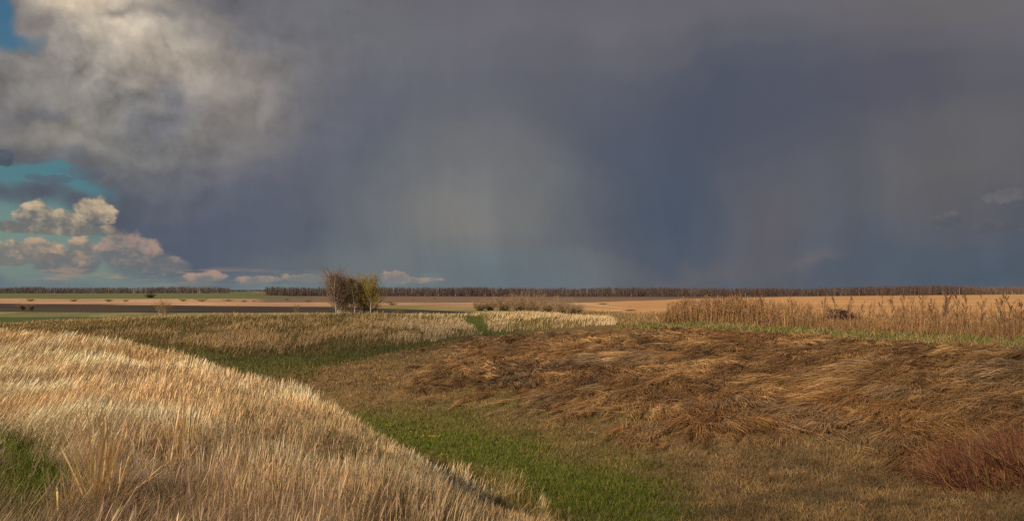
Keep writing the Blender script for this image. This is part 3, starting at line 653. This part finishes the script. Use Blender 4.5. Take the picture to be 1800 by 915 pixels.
# rough brown grass right of the hill, between gully and stubble
parts = []
N = 70000
px, d, x = scatter(N, 930, 1950, 36, 150)
t = look(GT, px, d); z, n1, n2 = zones(x, d, px, d, t)
keep = rng.random(N) < (sst(t, 7.9, 8.3) * (1 - sst(t, 10.0, 10.8)) * sst(px + (t - 8) * 12, 1080, 1096) + sst(t, 9.5, 10) * (1 - sst(t, 10.4, 11)) * (px <= 1096)) * (.4 + .5 * sst(n1, .35, .6))
px, d, x, t, n1 = thin(px, d, x, t, n1, keep=keep); n = len(px)
P = np.stack([x, d, ground(x, d) - .03], 1)
col = mixc(np.tile(np.array([.22, .135, .06]), (n, 1)), np.array([.12, .12, .04]), ((rng.random(n) < .3) * (px < 1240)).astype(float))
col = mixc(col, np.array([.33, .215, .10]), (rng.random(n) < .3).astype(float))
le = np.abs(rng.normal(0, .35, n))
parts.append(blades(P, rng.uniform(0, 6.28, n), le, le + rng.uniform(.2, .9, n), rng.uniform(.25, .55, n), wmin(np.full(n, .02), d, .6), jitter(col, .2), HAIR))
Vv, Qq, Cc = join(parts)
o = link('rough_grass', raw_mesh('rough_grass', Vv, Qq, M_BLADE, Cc)); tag(o, 'rough brown grass beyond the gully at the foot of the stubble', 'dry grass', kind='stuff')

# ------------------------------------------------------------------ the bed of tall dry weeds
parts = []
N = 15000
px = rng.uniform(1165, 1960, N); dF = np.interp(px, PXC, Dk[:, 8]); d = dF + rng.random(N) ** 1.4 * 13 - .5 + rng.normal(0, .5, N)
x = (px - CX) / F0 * d
cl = fbm(x * .8, d * .3, 261, 3); dens = (.22 + .55 * sst(cl, .35, .6)) * (1 - .68 * sst(px, 1350, 1450))
keep = (rng.random(N) < dens) & (px > 1165 + (d - dF) * 1.0 + rng.uniform(0, 14, N)) & (rng.random(N) > .6 * np.exp(-((px - 1474) / 42) ** 4)); px, d, x, cl = thin(px, d, x, cl, keep=keep); n = len(px)
P = np.stack([x, d, ground(x, d) - .03], 1)
H = (np.interp(px, [1165, 1200, 1300, 1420, 1800], [1.45, 1.95, 2.05, 1.75, 1.55]) * (.35 + .75 * rng.random(n) ** np.interp(px, [1300, 1450], [.8, 1.5]))) * (.8 + .4 * cl)
az = rng.uniform(0, 6.28, n); le = np.abs(rng.normal(0, .11, n)) + (rng.random(n) < .05) * rng.uniform(.2, .9, n)
col = mixc(np.tile(np.array([.155, .085, .042]), (n, 1)), np.array([.27, .155, .07]), rng.random(n)); col = jitter(col, .2)
parts.append(blades(P, az, le, le + rng.uniform(0, .15, n), H, wmin(np.full(n, .010), d, .42), col, ((0, 1), (.5, .8), (.9, .55), (1, .3))))
for k in range(6):
    f = rng.uniform(.48, .98, n); m = rng.random(n) < .75
    PP = P + np.stack([np.sin(le) * np.cos(az), np.sin(le) * np.sin(az), np.cos(le)], 1) * (H * f)[:, None]
    parts.append(blades(PP[m], rng.uniform(0, 6.28, m.sum()), rng.uniform(.3, .8, m.sum()), rng.uniform(.1, .6, m.sum()), (H * rng.uniform(.08, .24, n))[m], wmin(np.full(m.sum(), .014), d[m], .45), col[m], ((0, .7), (.6, 1.0), (1, .5))))
# low dense growth between the stalks
N = 30000
px = rng.uniform(1160, 1960, N); dF = np.interp(px, PXC, Dk[:, 8]); d = dF + rng.random(N) * 9 - .6; x = (px - CX) / F0 * d
P = np.stack([x, d, ground(x, d) - .03], 1); le = np.abs(rng.normal(0, .12, N))
col = mixc(np.tile(np.array([.15, .080, .040]), (N, 1)), np.array([.23, .14, .06]), rng.random(N))
parts.append(blades(P, rng.uniform(0, 6.28, N), le, le + rng.uniform(0, .5, N), rng.uniform(.35, .95, N) * np.interp(px, [1350, 1450], [1, .72]), wmin(np.full(N, .010), d, .5), jitter(col, .2), HAIR))
Vv, Qq, Cc = join(parts)
o = link('weed_bed', raw_mesh('weed_bed', Vv, Qq, M_TWIG, Cc)); tag(o, 'dense stand of dry reddish brown weeds in front of the orange stubble', 'dry weeds', kind='stuff')

# ------------------------------------------------------------------ single plants
def sticks(segs, colf, sides=4):
    """tapered tubes from (a, b, ra, rb) segments"""
    A = np.array([s[0] for s in segs], float); Bp = np.array([s[1] for s in segs], float); ra = np.array([s[2] for s in segs]); rb = np.array([s[3] for s in segs])
    ax = Bp - A; ax /= np.linalg.norm(ax, axis=1)[:, None] + 1e-9
    ref = np.where(np.abs(ax[:, 2:3]) > .9, np.array([[1., 0, 0]]), np.array([[0, 0, 1.]])); u = np.cross(ax, ref); u /= np.linalg.norm(u, axis=1)[:, None]; v = np.cross(ax, u)
    N = len(segs); Vv = np.zeros((N, 2, sides, 3))
    for k in range(sides):
        a = 2 * math.pi * k / sides; o = u * math.cos(a) + v * math.sin(a)
        Vv[:, 0, k] = A + o * ra[:, None]; Vv[:, 1, k] = Bp + o * rb[:, None]
    b = (np.arange(N) * sides * 2)[:, None]
    q = np.concatenate([b + np.array([k, (k + 1) % sides, sides + (k + 1) % sides, sides + k])[None] for k in range(sides)], 0)
    c = np.asarray(colf)[None] if np.ndim(colf) == 1 else colf
    C_ = np.repeat(np.broadcast_to(c, (N, 3))[:, None], sides * 2, 1).reshape(-1, 3)
    return Vv.reshape(-1, 3), q, C_
def path(p, dirv, L, n, wob, up, r0, r1, rnd):
    """a wandering branch: list of segments and its nodes"""
    segs = []; nodes = [(np.array(p, float), np.array(dirv, float), r0)]; q = np.array(p, float); dv = np.array(dirv, float); dv /= np.linalg.norm(dv)
    for k in range(n):
        dv = dv + np.array([rnd.gauss(0, wob), rnd.gauss(0, wob), rnd.gauss(0, wob) + up]); dv /= np.linalg.norm(dv)
        e = q + dv * L / n; a = r0 + (r1 - r0) * k / n; b = r0 + (r1 - r0) * (k + 1) / n
        segs.append((q, e, a, b)); q = e; nodes.append((q, dv, b))
    return segs, nodes
M_BARK = mat('birch_bark', col=(.50, .44, .38), noise=.35, nscale=5.0, rough=.8, bump=.3, bscale=30)
def birch(px, d, H, W, label, seed, twig, leaf, nleaf, stems=1, name='birch_tree', cat='tree', group=None, first=.16, trunk_r=None, nbr=26, leafs=.035, up=.05, bark=M_BARK, twig_w=.010, ang=(.35, .9), slant=.16):
    rnd = random.Random(seed); r = np.random.default_rng(seed)
    root = empty(name, pt(px, d), label, cat, group)
    T = []; Bb = []; tips = []; trunks = []
    trunk_r = trunk_r or H * .011
    for s in range(stems):
        a0 = rnd.uniform(0, 6.28); off = 0 if stems == 1 else rnd.uniform(.05, .16) * W
        lean = .03 if stems == 1 else rnd.uniform(.04, slant)
        h = H * (1 if s == 0 else rnd.uniform(.72, .97))
        segs, nodes = path((math.cos(a0) * off, math.sin(a0) * off, -.08), (math.cos(a0) * lean, math.sin(a0) * lean, 1), h, 12, .045, .02, trunk_r * (1 if s == 0 else .7), trunk_r * .12, rnd)
        T = list(segs)
        for b in range(nbr):
            f = first + (.97 - first) * (b + rnd.random()) / nbr; k = min(int(f * 12), 11); base = nodes[k][0] + (nodes[k + 1][0] - nodes[k][0]) * (f * 12 - k)
            a = b * 2.4 + rnd.uniform(-.5, .5); sp = rnd.uniform(*ang)
            env = math.sin(math.pi * min(1, (f * .86 + .22))) ** .7
            Lb = W * .62 * env * rnd.uniform(.65, 1.15) / max(.5, math.sin(sp + .35)) * (1 if stems == 1 else .8)
            dv = (math.cos(a) * math.sin(sp), math.sin(a) * math.sin(sp), math.cos(sp))
            s2, n2_ = path(base, dv, Lb, 6, .09, up, max(trunk_r * .34 * (1 - f * .6), twig_w * .6), twig_w * .4, rnd); (Bb if rnd.random() < .75 or f > .6 else T).extend(s2)
            for k2 in range(1, 7):
                for q in range(3):
                    p0, dv0, _ = n2_[k2]; dv1 = np.array(dv0) + np.array([rnd.gauss(0, .55), rnd.gauss(0, .55), rnd.gauss(.12, .4)])
                    L3 = Lb * rnd.uniform(.14, .34); s3, n3 = path(p0, dv1, L3, 3, .16, up * .5, twig_w * .45, twig_w * .25, rnd); Bb += s3; tips += [n3[1][0], n3[2][0], n3[3][0]]
                    for q2 in range(2):
                        p4, dv4, _ = n3[rnd.choice((1, 2, 3))]; dv4 = np.array(dv4) + np.array([rnd.gauss(0, .6), rnd.gauss(0, .6), rnd.gauss(0, .5)])
                        s4, n4 = path(p4, dv4, L3 * .6, 2, .15, 0, twig_w * .35, twig_w * .2, rnd); Bb += s4; tips += [n4[1][0], n4[2][0]]
        trunks.append(T)
    for T in trunks: v, q, c = sticks(T, np.array([.6, .6, .6]), 6); link('trunk', raw_mesh('trunk', v, q, bark), root)
    v, q, c = sticks(Bb, jitter(np.tile(np.array(twig), (len(Bb), 1)), .25), 3); parts_ = [(v, q, c)]
    link('branches', raw_mesh('branches', v, q, M_TWIG, c), root)
    if nleaf:
        tp = np.array(tips); ix = r.integers(0, len(tp), nleaf); PP = tp[ix] + r.normal(0, .05, (nleaf, 3)) * max(.6, W / 4)
        zf = np.clip(PP[:, 2] / H, 0, 1); k = r.random(nleaf) < (1.05 - zf * .75); PP = PP[k]; n = len(PP)
        lv = blades(PP, r.uniform(0, 6.28, n), r.uniform(.2, 2, n), r.uniform(.8, 2.6, n), np.full(n, leafs * 1.4) * r.uniform(.7, 1.4, n), np.full(n, leafs), jitter(np.tile(np.array(leaf), (n, 1)), .25), ((0, .3), (.5, 1), (1, .2)), wob=r.uniform(-1.5, 1.5, n))
        link('foliage', raw_mesh('foliage', lv[0], lv[1], M_LEAF, lv[2]), root)
    return root
GB = 'birches on the hill'
birch(599, 94, 5.30, 4.6, 'tallest bare brown birch at the left of the clump on the hill', 5, (.17, .11, .075), (.24, .175, .05), 4200, stems=4, group=GB, nbr=44, twig_w=.0125, first=.10, leafs=.05)
birch(623, 95, 4.7, 3.8, 'slim birch just right of the tallest bare one on the hill', 6, (.20, .13, .08), (.28, .215, .04), 9500, stems=2, group=GB, nbr=28, twig_w=.012, leafs=.05)
birch(637, 95.5, 4.6, 3.5, 'yellow green birch third from the left of the hill clump', 7, (.24, .17, .07), (.29, .23, .03), 11000, stems=2, group=GB, nbr=28, twig_w=.014, leafs=.05)
birch(651, 94, 4.45, 3.1, 'single stemmed birch with fresh yellow leaf at the right end of the clump', 8, (.24, .17, .07), (.32, .26, .03), 9000, stems=1, group=GB, nbr=50, twig_w=.014, leafs=.05)
birch(606, 97, 3.5, 5.2, 'low leafy birch scrub filling the foot of the clump at left', 9, (.22, .15, .08), (.27, .205, .04), 14000, stems=7, group=GB, nbr=16, first=.03, twig_w=.011, leafs=.05, name='birch_bush', cat='bush')
birch(642, 97, 3.4, 4.2, 'low yellow green birch scrub filling the foot of the clump at right', 10, (.24, .18, .06), (.30, .235, .03), 14000, stems=7, group=GB, nbr=14, first=.05, twig_w=.014, leafs=.05, name='birch_bush', cat='bush')
birch(287, 99, 2.15, 2.6, 'small rounded young birch with pale stems standing alone on the left crest', 12, (.24, .165, .08), (.28, .21, .04), 700, stems=5, nbr=11, first=.2, twig_w=.010, leafs=.045, ang=(.3, .8), trunk_r=.035, slant=.35)
birch(522, 98, 1.6, 1.4, 'small thin see through sapling left of the birch clump', 13, (.16, .11, .05), (.22, .17, .04), 260, stems=2, nbr=9, name='sapling', twig_w=.009, leafs=.04, trunk_r=.018)
birch(703, 104, .62, 1.6, 'low yellow leafed shrub right of the birch clump', 14, (.16, .12, .03), (.27, .22, .02), 1500, stems=6, nbr=8, name='shrub', cat='shrub', first=.1, twig_w=.010, leafs=.045, trunk_r=.015)
def bush(px, d, H, W, label, seed, twig, leaf, nl=500, name='bush', group=None, stems=7, nbr=9, flat=.8):
    o = birch(px, d, H, W, label, seed, twig, leaf, nl, stems=stems, nbr=nbr, name=name, cat='bush', group=group, first=.05, twig_w=.00018 * d + .004, leafs=.0004 * d + .02, trunk_r=.02 + .0001 * d, bark=M_SHRUBBARK, ang=(.4, 1.1), slant=.5)
    o.scale = (1, 1, flat); return o
M_SHRUBBARK = mat('shrub_bark', col=(.17, .12, .085), noise=.3, nscale=6)
bush(39, 158, 1.3, 2.0, 'greyish bush at the far edge of the dark ploughed strip, left of its neighbour', 21, (.24, .16, .10), (.2, .15, .08))
bush(54, 156, 1.5, 1.7, 'greyish bush at the edge of the ploughed strip, right of its neighbour', 22, (.24, .15, .10), (.2, .15, .08))
bush(263, 500, 1.9, 8.5, 'dark distant bush in the green field behind the lone young birch', 23, (.10, .085, .04), (.10, .10, .035), 3000, flat=.5)
for i, (bx, bd, bh, bw, lb) in enumerate([
    (843, 150, .95, 2.4, 'leftmost dull bush of the row behind the hill crest'), (862, 152, 1.0, 2.6, 'small dull bush second from the left behind the hill crest'),
    (884, 148, 1.15, 3.2, 'brownish green bush behind the crest, before the wide ones'), (912, 146, 1.35, 3.6, 'wide rounded olive bush left of the highest one behind the crest'),
    (937, 144, 1.45, 3.8, 'highest rounded olive bush behind the hill crest'), (963, 138, 1.25, 3.0, 'brown bush where the crest starts to fall'),
    (986, 132, 1.15, 3.0, 'brown bush second from the right end of the row'), (1009, 128, 1.05, 2.4, 'rightmost brown bush of the row behind the falling crest')]):
    bush(bx, bd, bh * .45, bw * 1.5, lb, 30 + i, (.27, .185, .105), (.24, .18, .07), 1900, group='bushes behind the hill crest', stems=8, nbr=10)
for i, (bx, bd, bh, bw) in enumerate([(52, 350, 1.3, 4), (128, 340, 1.2, 4), (188, 330, 1.6, 5), (222, 345, 1.2, 5), (322, 345, 1.8, 4), (352, 340, 1.2, 4), (400, 350, 1.5, 5), (428, 335, 1.8, 4), (446, 350, 1.5, 3), (541, 340, 2.0, 4), (503, 420, 2.2, 3), (683, 300, 1.7, 5), (688, 240, .9, 3.4), (725, 430, 2, 2), (764, 520, 2.6, 3)]):
    bush(bx, bd, bh * random.uniform(.18, .38), bw * random.uniform(.7, 1.6), 'tiny distant shrub scattered along the pale field strips', 50 + i, (.20, .15, .07), (.20, .17, .06), 160, name='field_shrub', group='small shrubs dotted over the pale fields', stems=4, nbr=5, flat=random.uniform(.25, .5))

# tall branching weeds one can tell apart
def weed(px, dd, H, seed):
    rnd = random.Random(seed); d = float(np.interp(px, PXC, Dk[:, 8])) + dd
    T, nodes = path((0, 0, -.05), (rnd.uniform(-.06, .06), 0, 1), H, 10, .03, .02, .011, .005, rnd); seeds = []
    for b in range(rnd.randint(9, 15)):
        k = rnd.randint(4, 10); p, dv, _ = nodes[k]; a = rnd.uniform(0, 6.28); sp = rnd.uniform(.35, .75)
        s2, n2_ = path(p, (math.cos(a) * math.sin(sp), math.sin(a) * math.sin(sp), math.cos(sp)), H * rnd.uniform(.12, .26), 4, .06, .10, .008, .005, rnd); T += s2
        for m in (2, 3, 4):
            for _ in range(3):
                p2 = n2_[m][0]; dv2 = np.array(n2_[m][1]) + np.array([rnd.gauss(0, .6), rnd.gauss(0, .6), rnd.gauss(.2, .4)])
                s3, n3 = path(p2, dv2, rnd.uniform(.05, .13), 2, .1, .05, .005, .005, rnd); T += s3; seeds += [n3[1][0], n3[2][0]]
    v1 = sticks(T, jitter(np.tile(np.array([.105, .062, .038]), (len(T), 1)), .15), 4)
    sp_ = np.array(seeds); n = len(sp_)
    v2 = blades(sp_, rng.uniform(0, 6.28, n), rng.uniform(0, 1, n), rng.uniform(0, 1.5, n), np.full(n, .045), np.full(n, .026), jitter(np.tile(np.array([.12, .072, .04]), (n, 1))), ((0, .4), (.5, 1), (1, .3)))
    o = link('weed_stalk', raw_mesh('weed_stalk', *join([v1, v2])[:2], M_TWIG, join([v1, v2])[2]), loc=pt(px, d))
    tag(o, 'tall dark branching dry weed rising above the weed bed', 'weed', 'tall branching weeds in the weed bed')
for i, (wx, h) in enumerate([(1172, 1.6), (1185, 1.75), (1205, 2.2), (1232, 2.1), (1262, 2.3), (1301, 2.2), (1340, 2.1), (1390, 2.2), (1447, 2.1), (1472, 2.0), (1490, 2.1), (1512, 2.0), (1549, 2.35), (1566, 2.1), (1592, 2.2), (1603, 2.25), (1624, 2.25), (1636, 1.9), (1655, 2.2), (1661, 2.35), (1668, 2.1), (1685, 2.1), (1694, 2.1), (1723, 2.1), (1756, 2.0), (1767, 2.15), (1777, 2.0), (1795, 1.9)]):
    weed(wx, .3 + (i % 4) * .8, h * np.interp(wx, [1150, 1550, 1800], [1.02, .98, .92]), 300 + i)

# heap of dark brushwood past the weeds
rnd = random.Random(9); T = []
for i in range(1300):
    u = rnd.uniform(-1, 1); hh = 1.1 * (1 - abs(u) ** 2.2) * (.6 + .4 * (u > -.2)); p = (u * 1.75, rnd.gauss(0, .4), rnd.uniform(0, max(hh, .03)))
    a = rnd.uniform(0, 3.14); s2, _ = path(p, (math.cos(a) * rnd.choice((-1, 1)), math.sin(a) * .6, rnd.uniform(-.15, .35)), rnd.uniform(.25, .8), 3, .12, 0, .022, .012, rnd); T += s2
v = sticks(T, jitter(np.tile(np.array([.050, .030, .024]), (len(T), 1)), .2), 4)
tag(link('brushwood_heap', raw_mesh('brushwood_heap', v[0], v[1], M_TWIG, v[2]), loc=pt(1474, 65, .1)), 'long low heap of dark brushwood seen through the weeds', 'brush pile')

# red-stemmed shrubs at the lower right
def red_shrub(px, d, H, n, az0, label, seed):
    r = np.random.default_rng(seed); P = np.stack([r.normal(0, .42, n), r.normal(0, .34, n), np.zeros(n) - .03], 1)
    az = az0 + r.normal(0, .75, n); l0 = np.abs(r.normal(.45, .35, n)); l1 = l0 + r.uniform(.25, .9, n); L = H * r.uniform(.45, 1.15, n)
    col = jitter(mixc(np.tile(np.array([.120, .040, .026]), (n, 1)), np.array([.21, .115, .050]), (r.random(n) < .45).astype(float)), .2)
    a = blades(P, az, l0, l1, L, np.full(n, .011), col, HAIR); pr = [a]
    for k in range(3):
        f = r.uniform(.3, .9, n); le = l0 + (l1 - l0) * f * .5
        PP = P + np.stack([np.sin(le) * np.cos(az), np.sin(le) * np.sin(az), np.cos(le)], 1) * (L * f)[:, None]
        pr.append(blades(PP, az + r.normal(0, .7, n), np.clip(l0 + r.normal(.1, .3, n), 0, 2), l1, L * .38, np.full(n, .009), col, HAIR))
    o = link('red_shrub', raw_mesh('red_shrub', *join(pr)[:2], M_TWIG, join(pr)[2]), loc=pt(px, d)); tag(o, label, 'shrub', 'red stemmed shrubs at the lower right')
red_shrub(1685, 17.8, .62, 260, R(150), 'leftmost and smallest red stemmed shrub leaning over the hay', 401)
red_shrub(1722, 17.2, .92, 330, R(150), 'red stemmed shrub between the small one and the one at the picture edge', 402)
red_shrub(1778, 17.6, 1.0, 360, R(145), 'tallest red stemmed shrub nearest the right picture edge', 403)
red_shrub(1830, 17.0, 1.0, 340, R(160), 'red stemmed shrub half cut by the right picture edge', 404)

# stalk tufts in the near grass
def tuft(px, d, H, n, spread, az0, label, seed, nbase=160, w=.013):
    r = np.random.default_rng(seed); P = np.stack([r.normal(0, .075, n), r.normal(0, .06, n), np.zeros(n) - .02], 1)
    az = np.where(r.random(n) < .75, az0, az0 + math.pi) + r.normal(0, .5, n); l0 = np.abs(r.normal(0, spread, n)); l1 = l0 + r.uniform(0, .22, n)
    c = jitter(np.tile(np.array([.62, .42, .19]), (n, 1)), .12)
    a = blades(P, az, l0, l1, H * r.uniform(.6, 1.05, n), np.full(n, w) * r.uniform(.7, 1.2, n), c, ((0, .8), (.5, .8), (.72, .75), (.84, 1.25), (1, .15)), c * 1.1, wob=r.normal(0, .35, n))
    P2 = np.stack([r.normal(0, .12, nbase), r.normal(0, .10, nbase), np.zeros(nbase) - .02], 1); az2 = r.uniform(0, 6.28, nbase)
    b = blades(P2, az2, r.uniform(.1, .8, nbase), r.uniform(.9, 1.8, nbase), H * r.uniform(.2, .5, nbase), np.full(nbase, .005), jitter(np.tile(np.array([.28, .20, .07]), (nbase, 1)), .2), HAIR)
    o = empty('grass_tuft', pt(px, d), label, 'grass tuft', 'stalky tufts in the near grass')
    link('stalks', raw_mesh('stalks', a[0], a[1], M_BLADE, a[2]), o); link('basal_leaves', raw_mesh('basal_leaves', b[0], b[1], M_BLADE, b[2]), o)
tuft(180, 6.0, .74, 60, .40, 0, 'widest fanned tuft of golden stalks right of the green patch', 501, 320)
tuft(168, 6.25, .88, 20, .07, 0, 'tight upright tuft of tall stalks standing in the fanned one', 502, 60)
tuft(318, 7.6, .80, 42, .20, .2, 'upright tuft of tall straw stalks at the edge of the sunlit grass', 503)
tuft(103, 5.7, .50, 8, .14, math.pi, 'sparse tuft of a few thin stalks beside the green patch', 504, 50)
tuft(556, 4.9, .40, 12, .22, .1, 'short tuft of bright stalks at the bottom edge of the picture', 505, 60)
tuft(288, 5.0, .42, 4, .35, .1, 'few slanting bright stalks between the two left tufts at the bottom', 506, 30)
# dark seeded dock stalks
def dock(px, d, H, label, seed):
    rnd = random.Random(seed); T, nodes = path((0, 0, -.03), (rnd.uniform(-.08, .08), 0, 1), H, 8, .05, .02, .004, .002, rnd)
    r = np.random.default_rng(seed); n = 46; k = r.integers(3, 9, n); P = np.array([nodes[i][0] for i in k]) + r.normal(0, .010, (n, 3))
    v1 = sticks(T, np.array([.16, .10, .05]), 4); v2 = blades(P, r.uniform(0, 6.28, n), r.uniform(0, 2, n), r.uniform(0, 2, n), np.full(n, .016), np.full(n, .013), jitter(np.tile(np.array([.075, .032, .020]), (n, 1))), ((0, .5), (.5, 1), (1, .3)))
    o = link('dock_stalk', raw_mesh('dock_stalk', *join([v1, v2])[:2], M_TWIG, join([v1, v2])[2]), loc=pt(px, d)); tag(o, label, 'dock', 'dark seeded dock stalks in the near grass')
for i, (a, b, h) in enumerate([(553, 8.4, .62), (566, 8.2, .56), (592, 8.0, .66), (601, 7.8, .55), (487, 9.5, .62), (643, 6.8, .50), (672, 6.6, .48), (281, 7.2, .45)]):
    dock(a, b, h if i != 2 else .64, ['dark seeded dock stalk left in the sunlit grass cluster', 'short dark dock stalk beside the left one in the sunlit grass', 'tallest dark dock stalk at the bright heart of the hay', 'dark dock stalk just right of the tallest', 'dark dock stalk further back toward the ravine edge', 'left one of two dark dock stalks low near the slope edge', 'right one of two dark dock stalks low near the slope edge', 'dark dock stalk near the upright tuft of straw'][i], 520 + i)
# grey dry stems rising on the ravine bank
def stem(px, d, H, label, seed):
    rnd = random.Random(seed); T, nodes = path((0, 0, -.03), (rnd.uniform(-.05, .12), 0, 1), H, 8, .03, .02, .006, .003, rnd)
    for k in range(4, 9):
        for q in range(3):
            s2, _ = path(nodes[k][0], (rnd.gauss(0, .4), rnd.gauss(0, .4), 1), .10, 2, .1, .05, .003, .002, rnd); T += s2
    v = sticks(T, jitter(np.tile(np.array([.23, .19, .10]), (len(T), 1)), .1), 4); o = link('dry_stem', raw_mesh('dry_stem', v[0], v[1], M_TWIG, v[2]), loc=pt(px, d)); tag(o, label, 'dry stem')
stem(997, 9.5, .62, 'thin upright grey dry stem at the bottom of the ravine slope', 541)
stem(1046, 9.6, .60, 'thin leaning grey dry stem right of the upright one', 542)
stem(1014, 8.4, .35, 'short grey dry stem low between the two taller ones', 543)

# yellow flowers on the ravine floor
M_YEL = mat('yellow_petals', col=(.72, .40, .01), rough=.6); M_STEM = mat('flower_stem', col=(.08, .12, .02))
def flowers(px, d, n, W, label, seed):
    r = np.random.default_rng(seed); o = empty('yellow_flowers', pt(px, d), label, 'flowers', 'yellow flower patches on the ravine floor')
    for i in range(n):
        q = np.array([r.uniform(-W, W), r.normal(0, .12), 0]); hh = r.uniform(.10, .17); a = np.arange(9) / 9 * 6.283
        v, f, c = sticks([(q + [0, 0, -.02], q + [0, 0, hh], .004, .003)], np.array([.1, .1, .1]), 4); link('flower_stem', raw_mesh('flower_stem', v, f, M_STEM), o)
        nn = 18; p = np.tile(q + [0, 0, hh], (nn, 1)); az = r.uniform(0, 6.28, nn)
        b = blades(p, az, np.full(nn, .7), np.full(nn, 1.6), np.full(nn, .032), np.full(nn, .018), np.tile([.7, .4, .01], (nn, 1)), ((0, .5), (.6, 1), (1, .5)))
        link('flower_head', raw_mesh('flower_head', b[0], b[1], M_YEL), o)
flowers(758, 25.5, 11, .30, 'largest patch of yellow flowers on the green ravine floor', 551)
flowers(685, 28.5, 5, .16, 'small patch of yellow flowers where the green floor meets the hay edge', 552)
flowers(722, 26.8, 2, .06, 'pair of yellow flowers left of the largest patch', 553)
flowers(826, 18.6, 2, .05, 'single yellow speck of flowers low on the ravine floor', 554)
flowers(708, 22.8, 3, .08, 'few yellow flowers close behind the tall hay edge', 555)

# ------------------------------------------------------------------ distant woods
def wood(name, p0, p1, d0, d1, depth, H, label, seed, col, step=1.9, gap=None, back=0.0):
    r = np.random.default_rng(seed); pr = []
    for row in range(8):
        W = abs((p1 - p0) / F0 * (d0 + d1) / 2); n = int(W / step); px = r.uniform(p0, p1, n)
        d = np.interp(px, [p0, p1], [d0, d1]) + row * depth / 7 + r.uniform(0, depth / 7, n) + back; x = (px - CX) / F0 * d
        gz_ = ground(x, d); h = H * (.66 + .62 * fbm(x * .018, d * .01, seed, 4) + r.normal(0, .07, n) + .16 * np.exp(-((px - 1600) / 70) ** 2)) * (1 if row else .96); P = np.stack([x, d, gz_ - .3], 1)
        white = r.random(n) < (.24 if row < 2 else .06)
        tc = np.where(white[:, None], np.array([.36, .30, .26])[None], np.array([.14, .10, .08])[None])
        pr.append(blades(P, r.uniform(0, 6.28, n), np.abs(r.normal(0, .03, n)), np.abs(r.normal(0, .05, n)), h * .93, np.where(white, .36, .42), jitter(tc, .2), STICK, wob=np.zeros(n)))
        for k in range(22):
            f = r.uniform(.22, .86, n); PP = P + np.stack([np.zeros(n), np.zeros(n), h * f], 1)
            l = r.uniform(.15, 1.0, n); pr.append(blades(PP, r.uniform(0, 6.28, n), l, l * r.uniform(.3, .9, n), h * r.uniform(.14, .30, n), r.uniform(.16, .32, n), jitter(np.tile(np.array(col), (n, 1)) * r.uniform(.75, 1.25, n)[:, None], .15), STICK))
        nu = n * 5; x2 = r.uniform(x.min(), x.max(), nu); d2 = np.interp(x2, np.sort(x), d[np.argsort(x)]); P2 = np.stack([x2, d2, ground(x2, d2) - .2], 1); l = np.abs(r.normal(0, .3, nu))
        pr.append(blades(P2, r.uniform(0, 6.28, nu), l, l, H * r.uniform(.15, .5, nu), np.full(nu, .4), jitter(np.tile(np.array(col) * .8, (nu, 1)), .2), STICK))
    v, q, c = join(pr); tag(link(name, raw_mesh(name, v, q, M_TWIG, c)), label, 'wood', kind='stuff')
wood('left_wood', -260, 404, 1240, 1260, 70, 9.6, 'long grey brown wood edge beyond the green field at the left', 601, (.120, .098, .092))
wood('remote_wood', 380, 520, 3300, 3300, 60, 9.5, 'low bluish remote wood in the gap between the two long woods', 602, (.05, .055, .07), step=3.5)  # the blue of distant haze is put into the twig colour
wood('middle_wood', 467, 1180, 880, 900, 70, 9.6, 'bare birch wood along the horizon behind the brown field in the middle', 603, (.128, .092, .078))
wood('right_wood', 1172, 2150, 900, 900, 70, 9.4, 'dark bare wood beyond the orange stubble field at the right', 604, (.118, .080, .064))
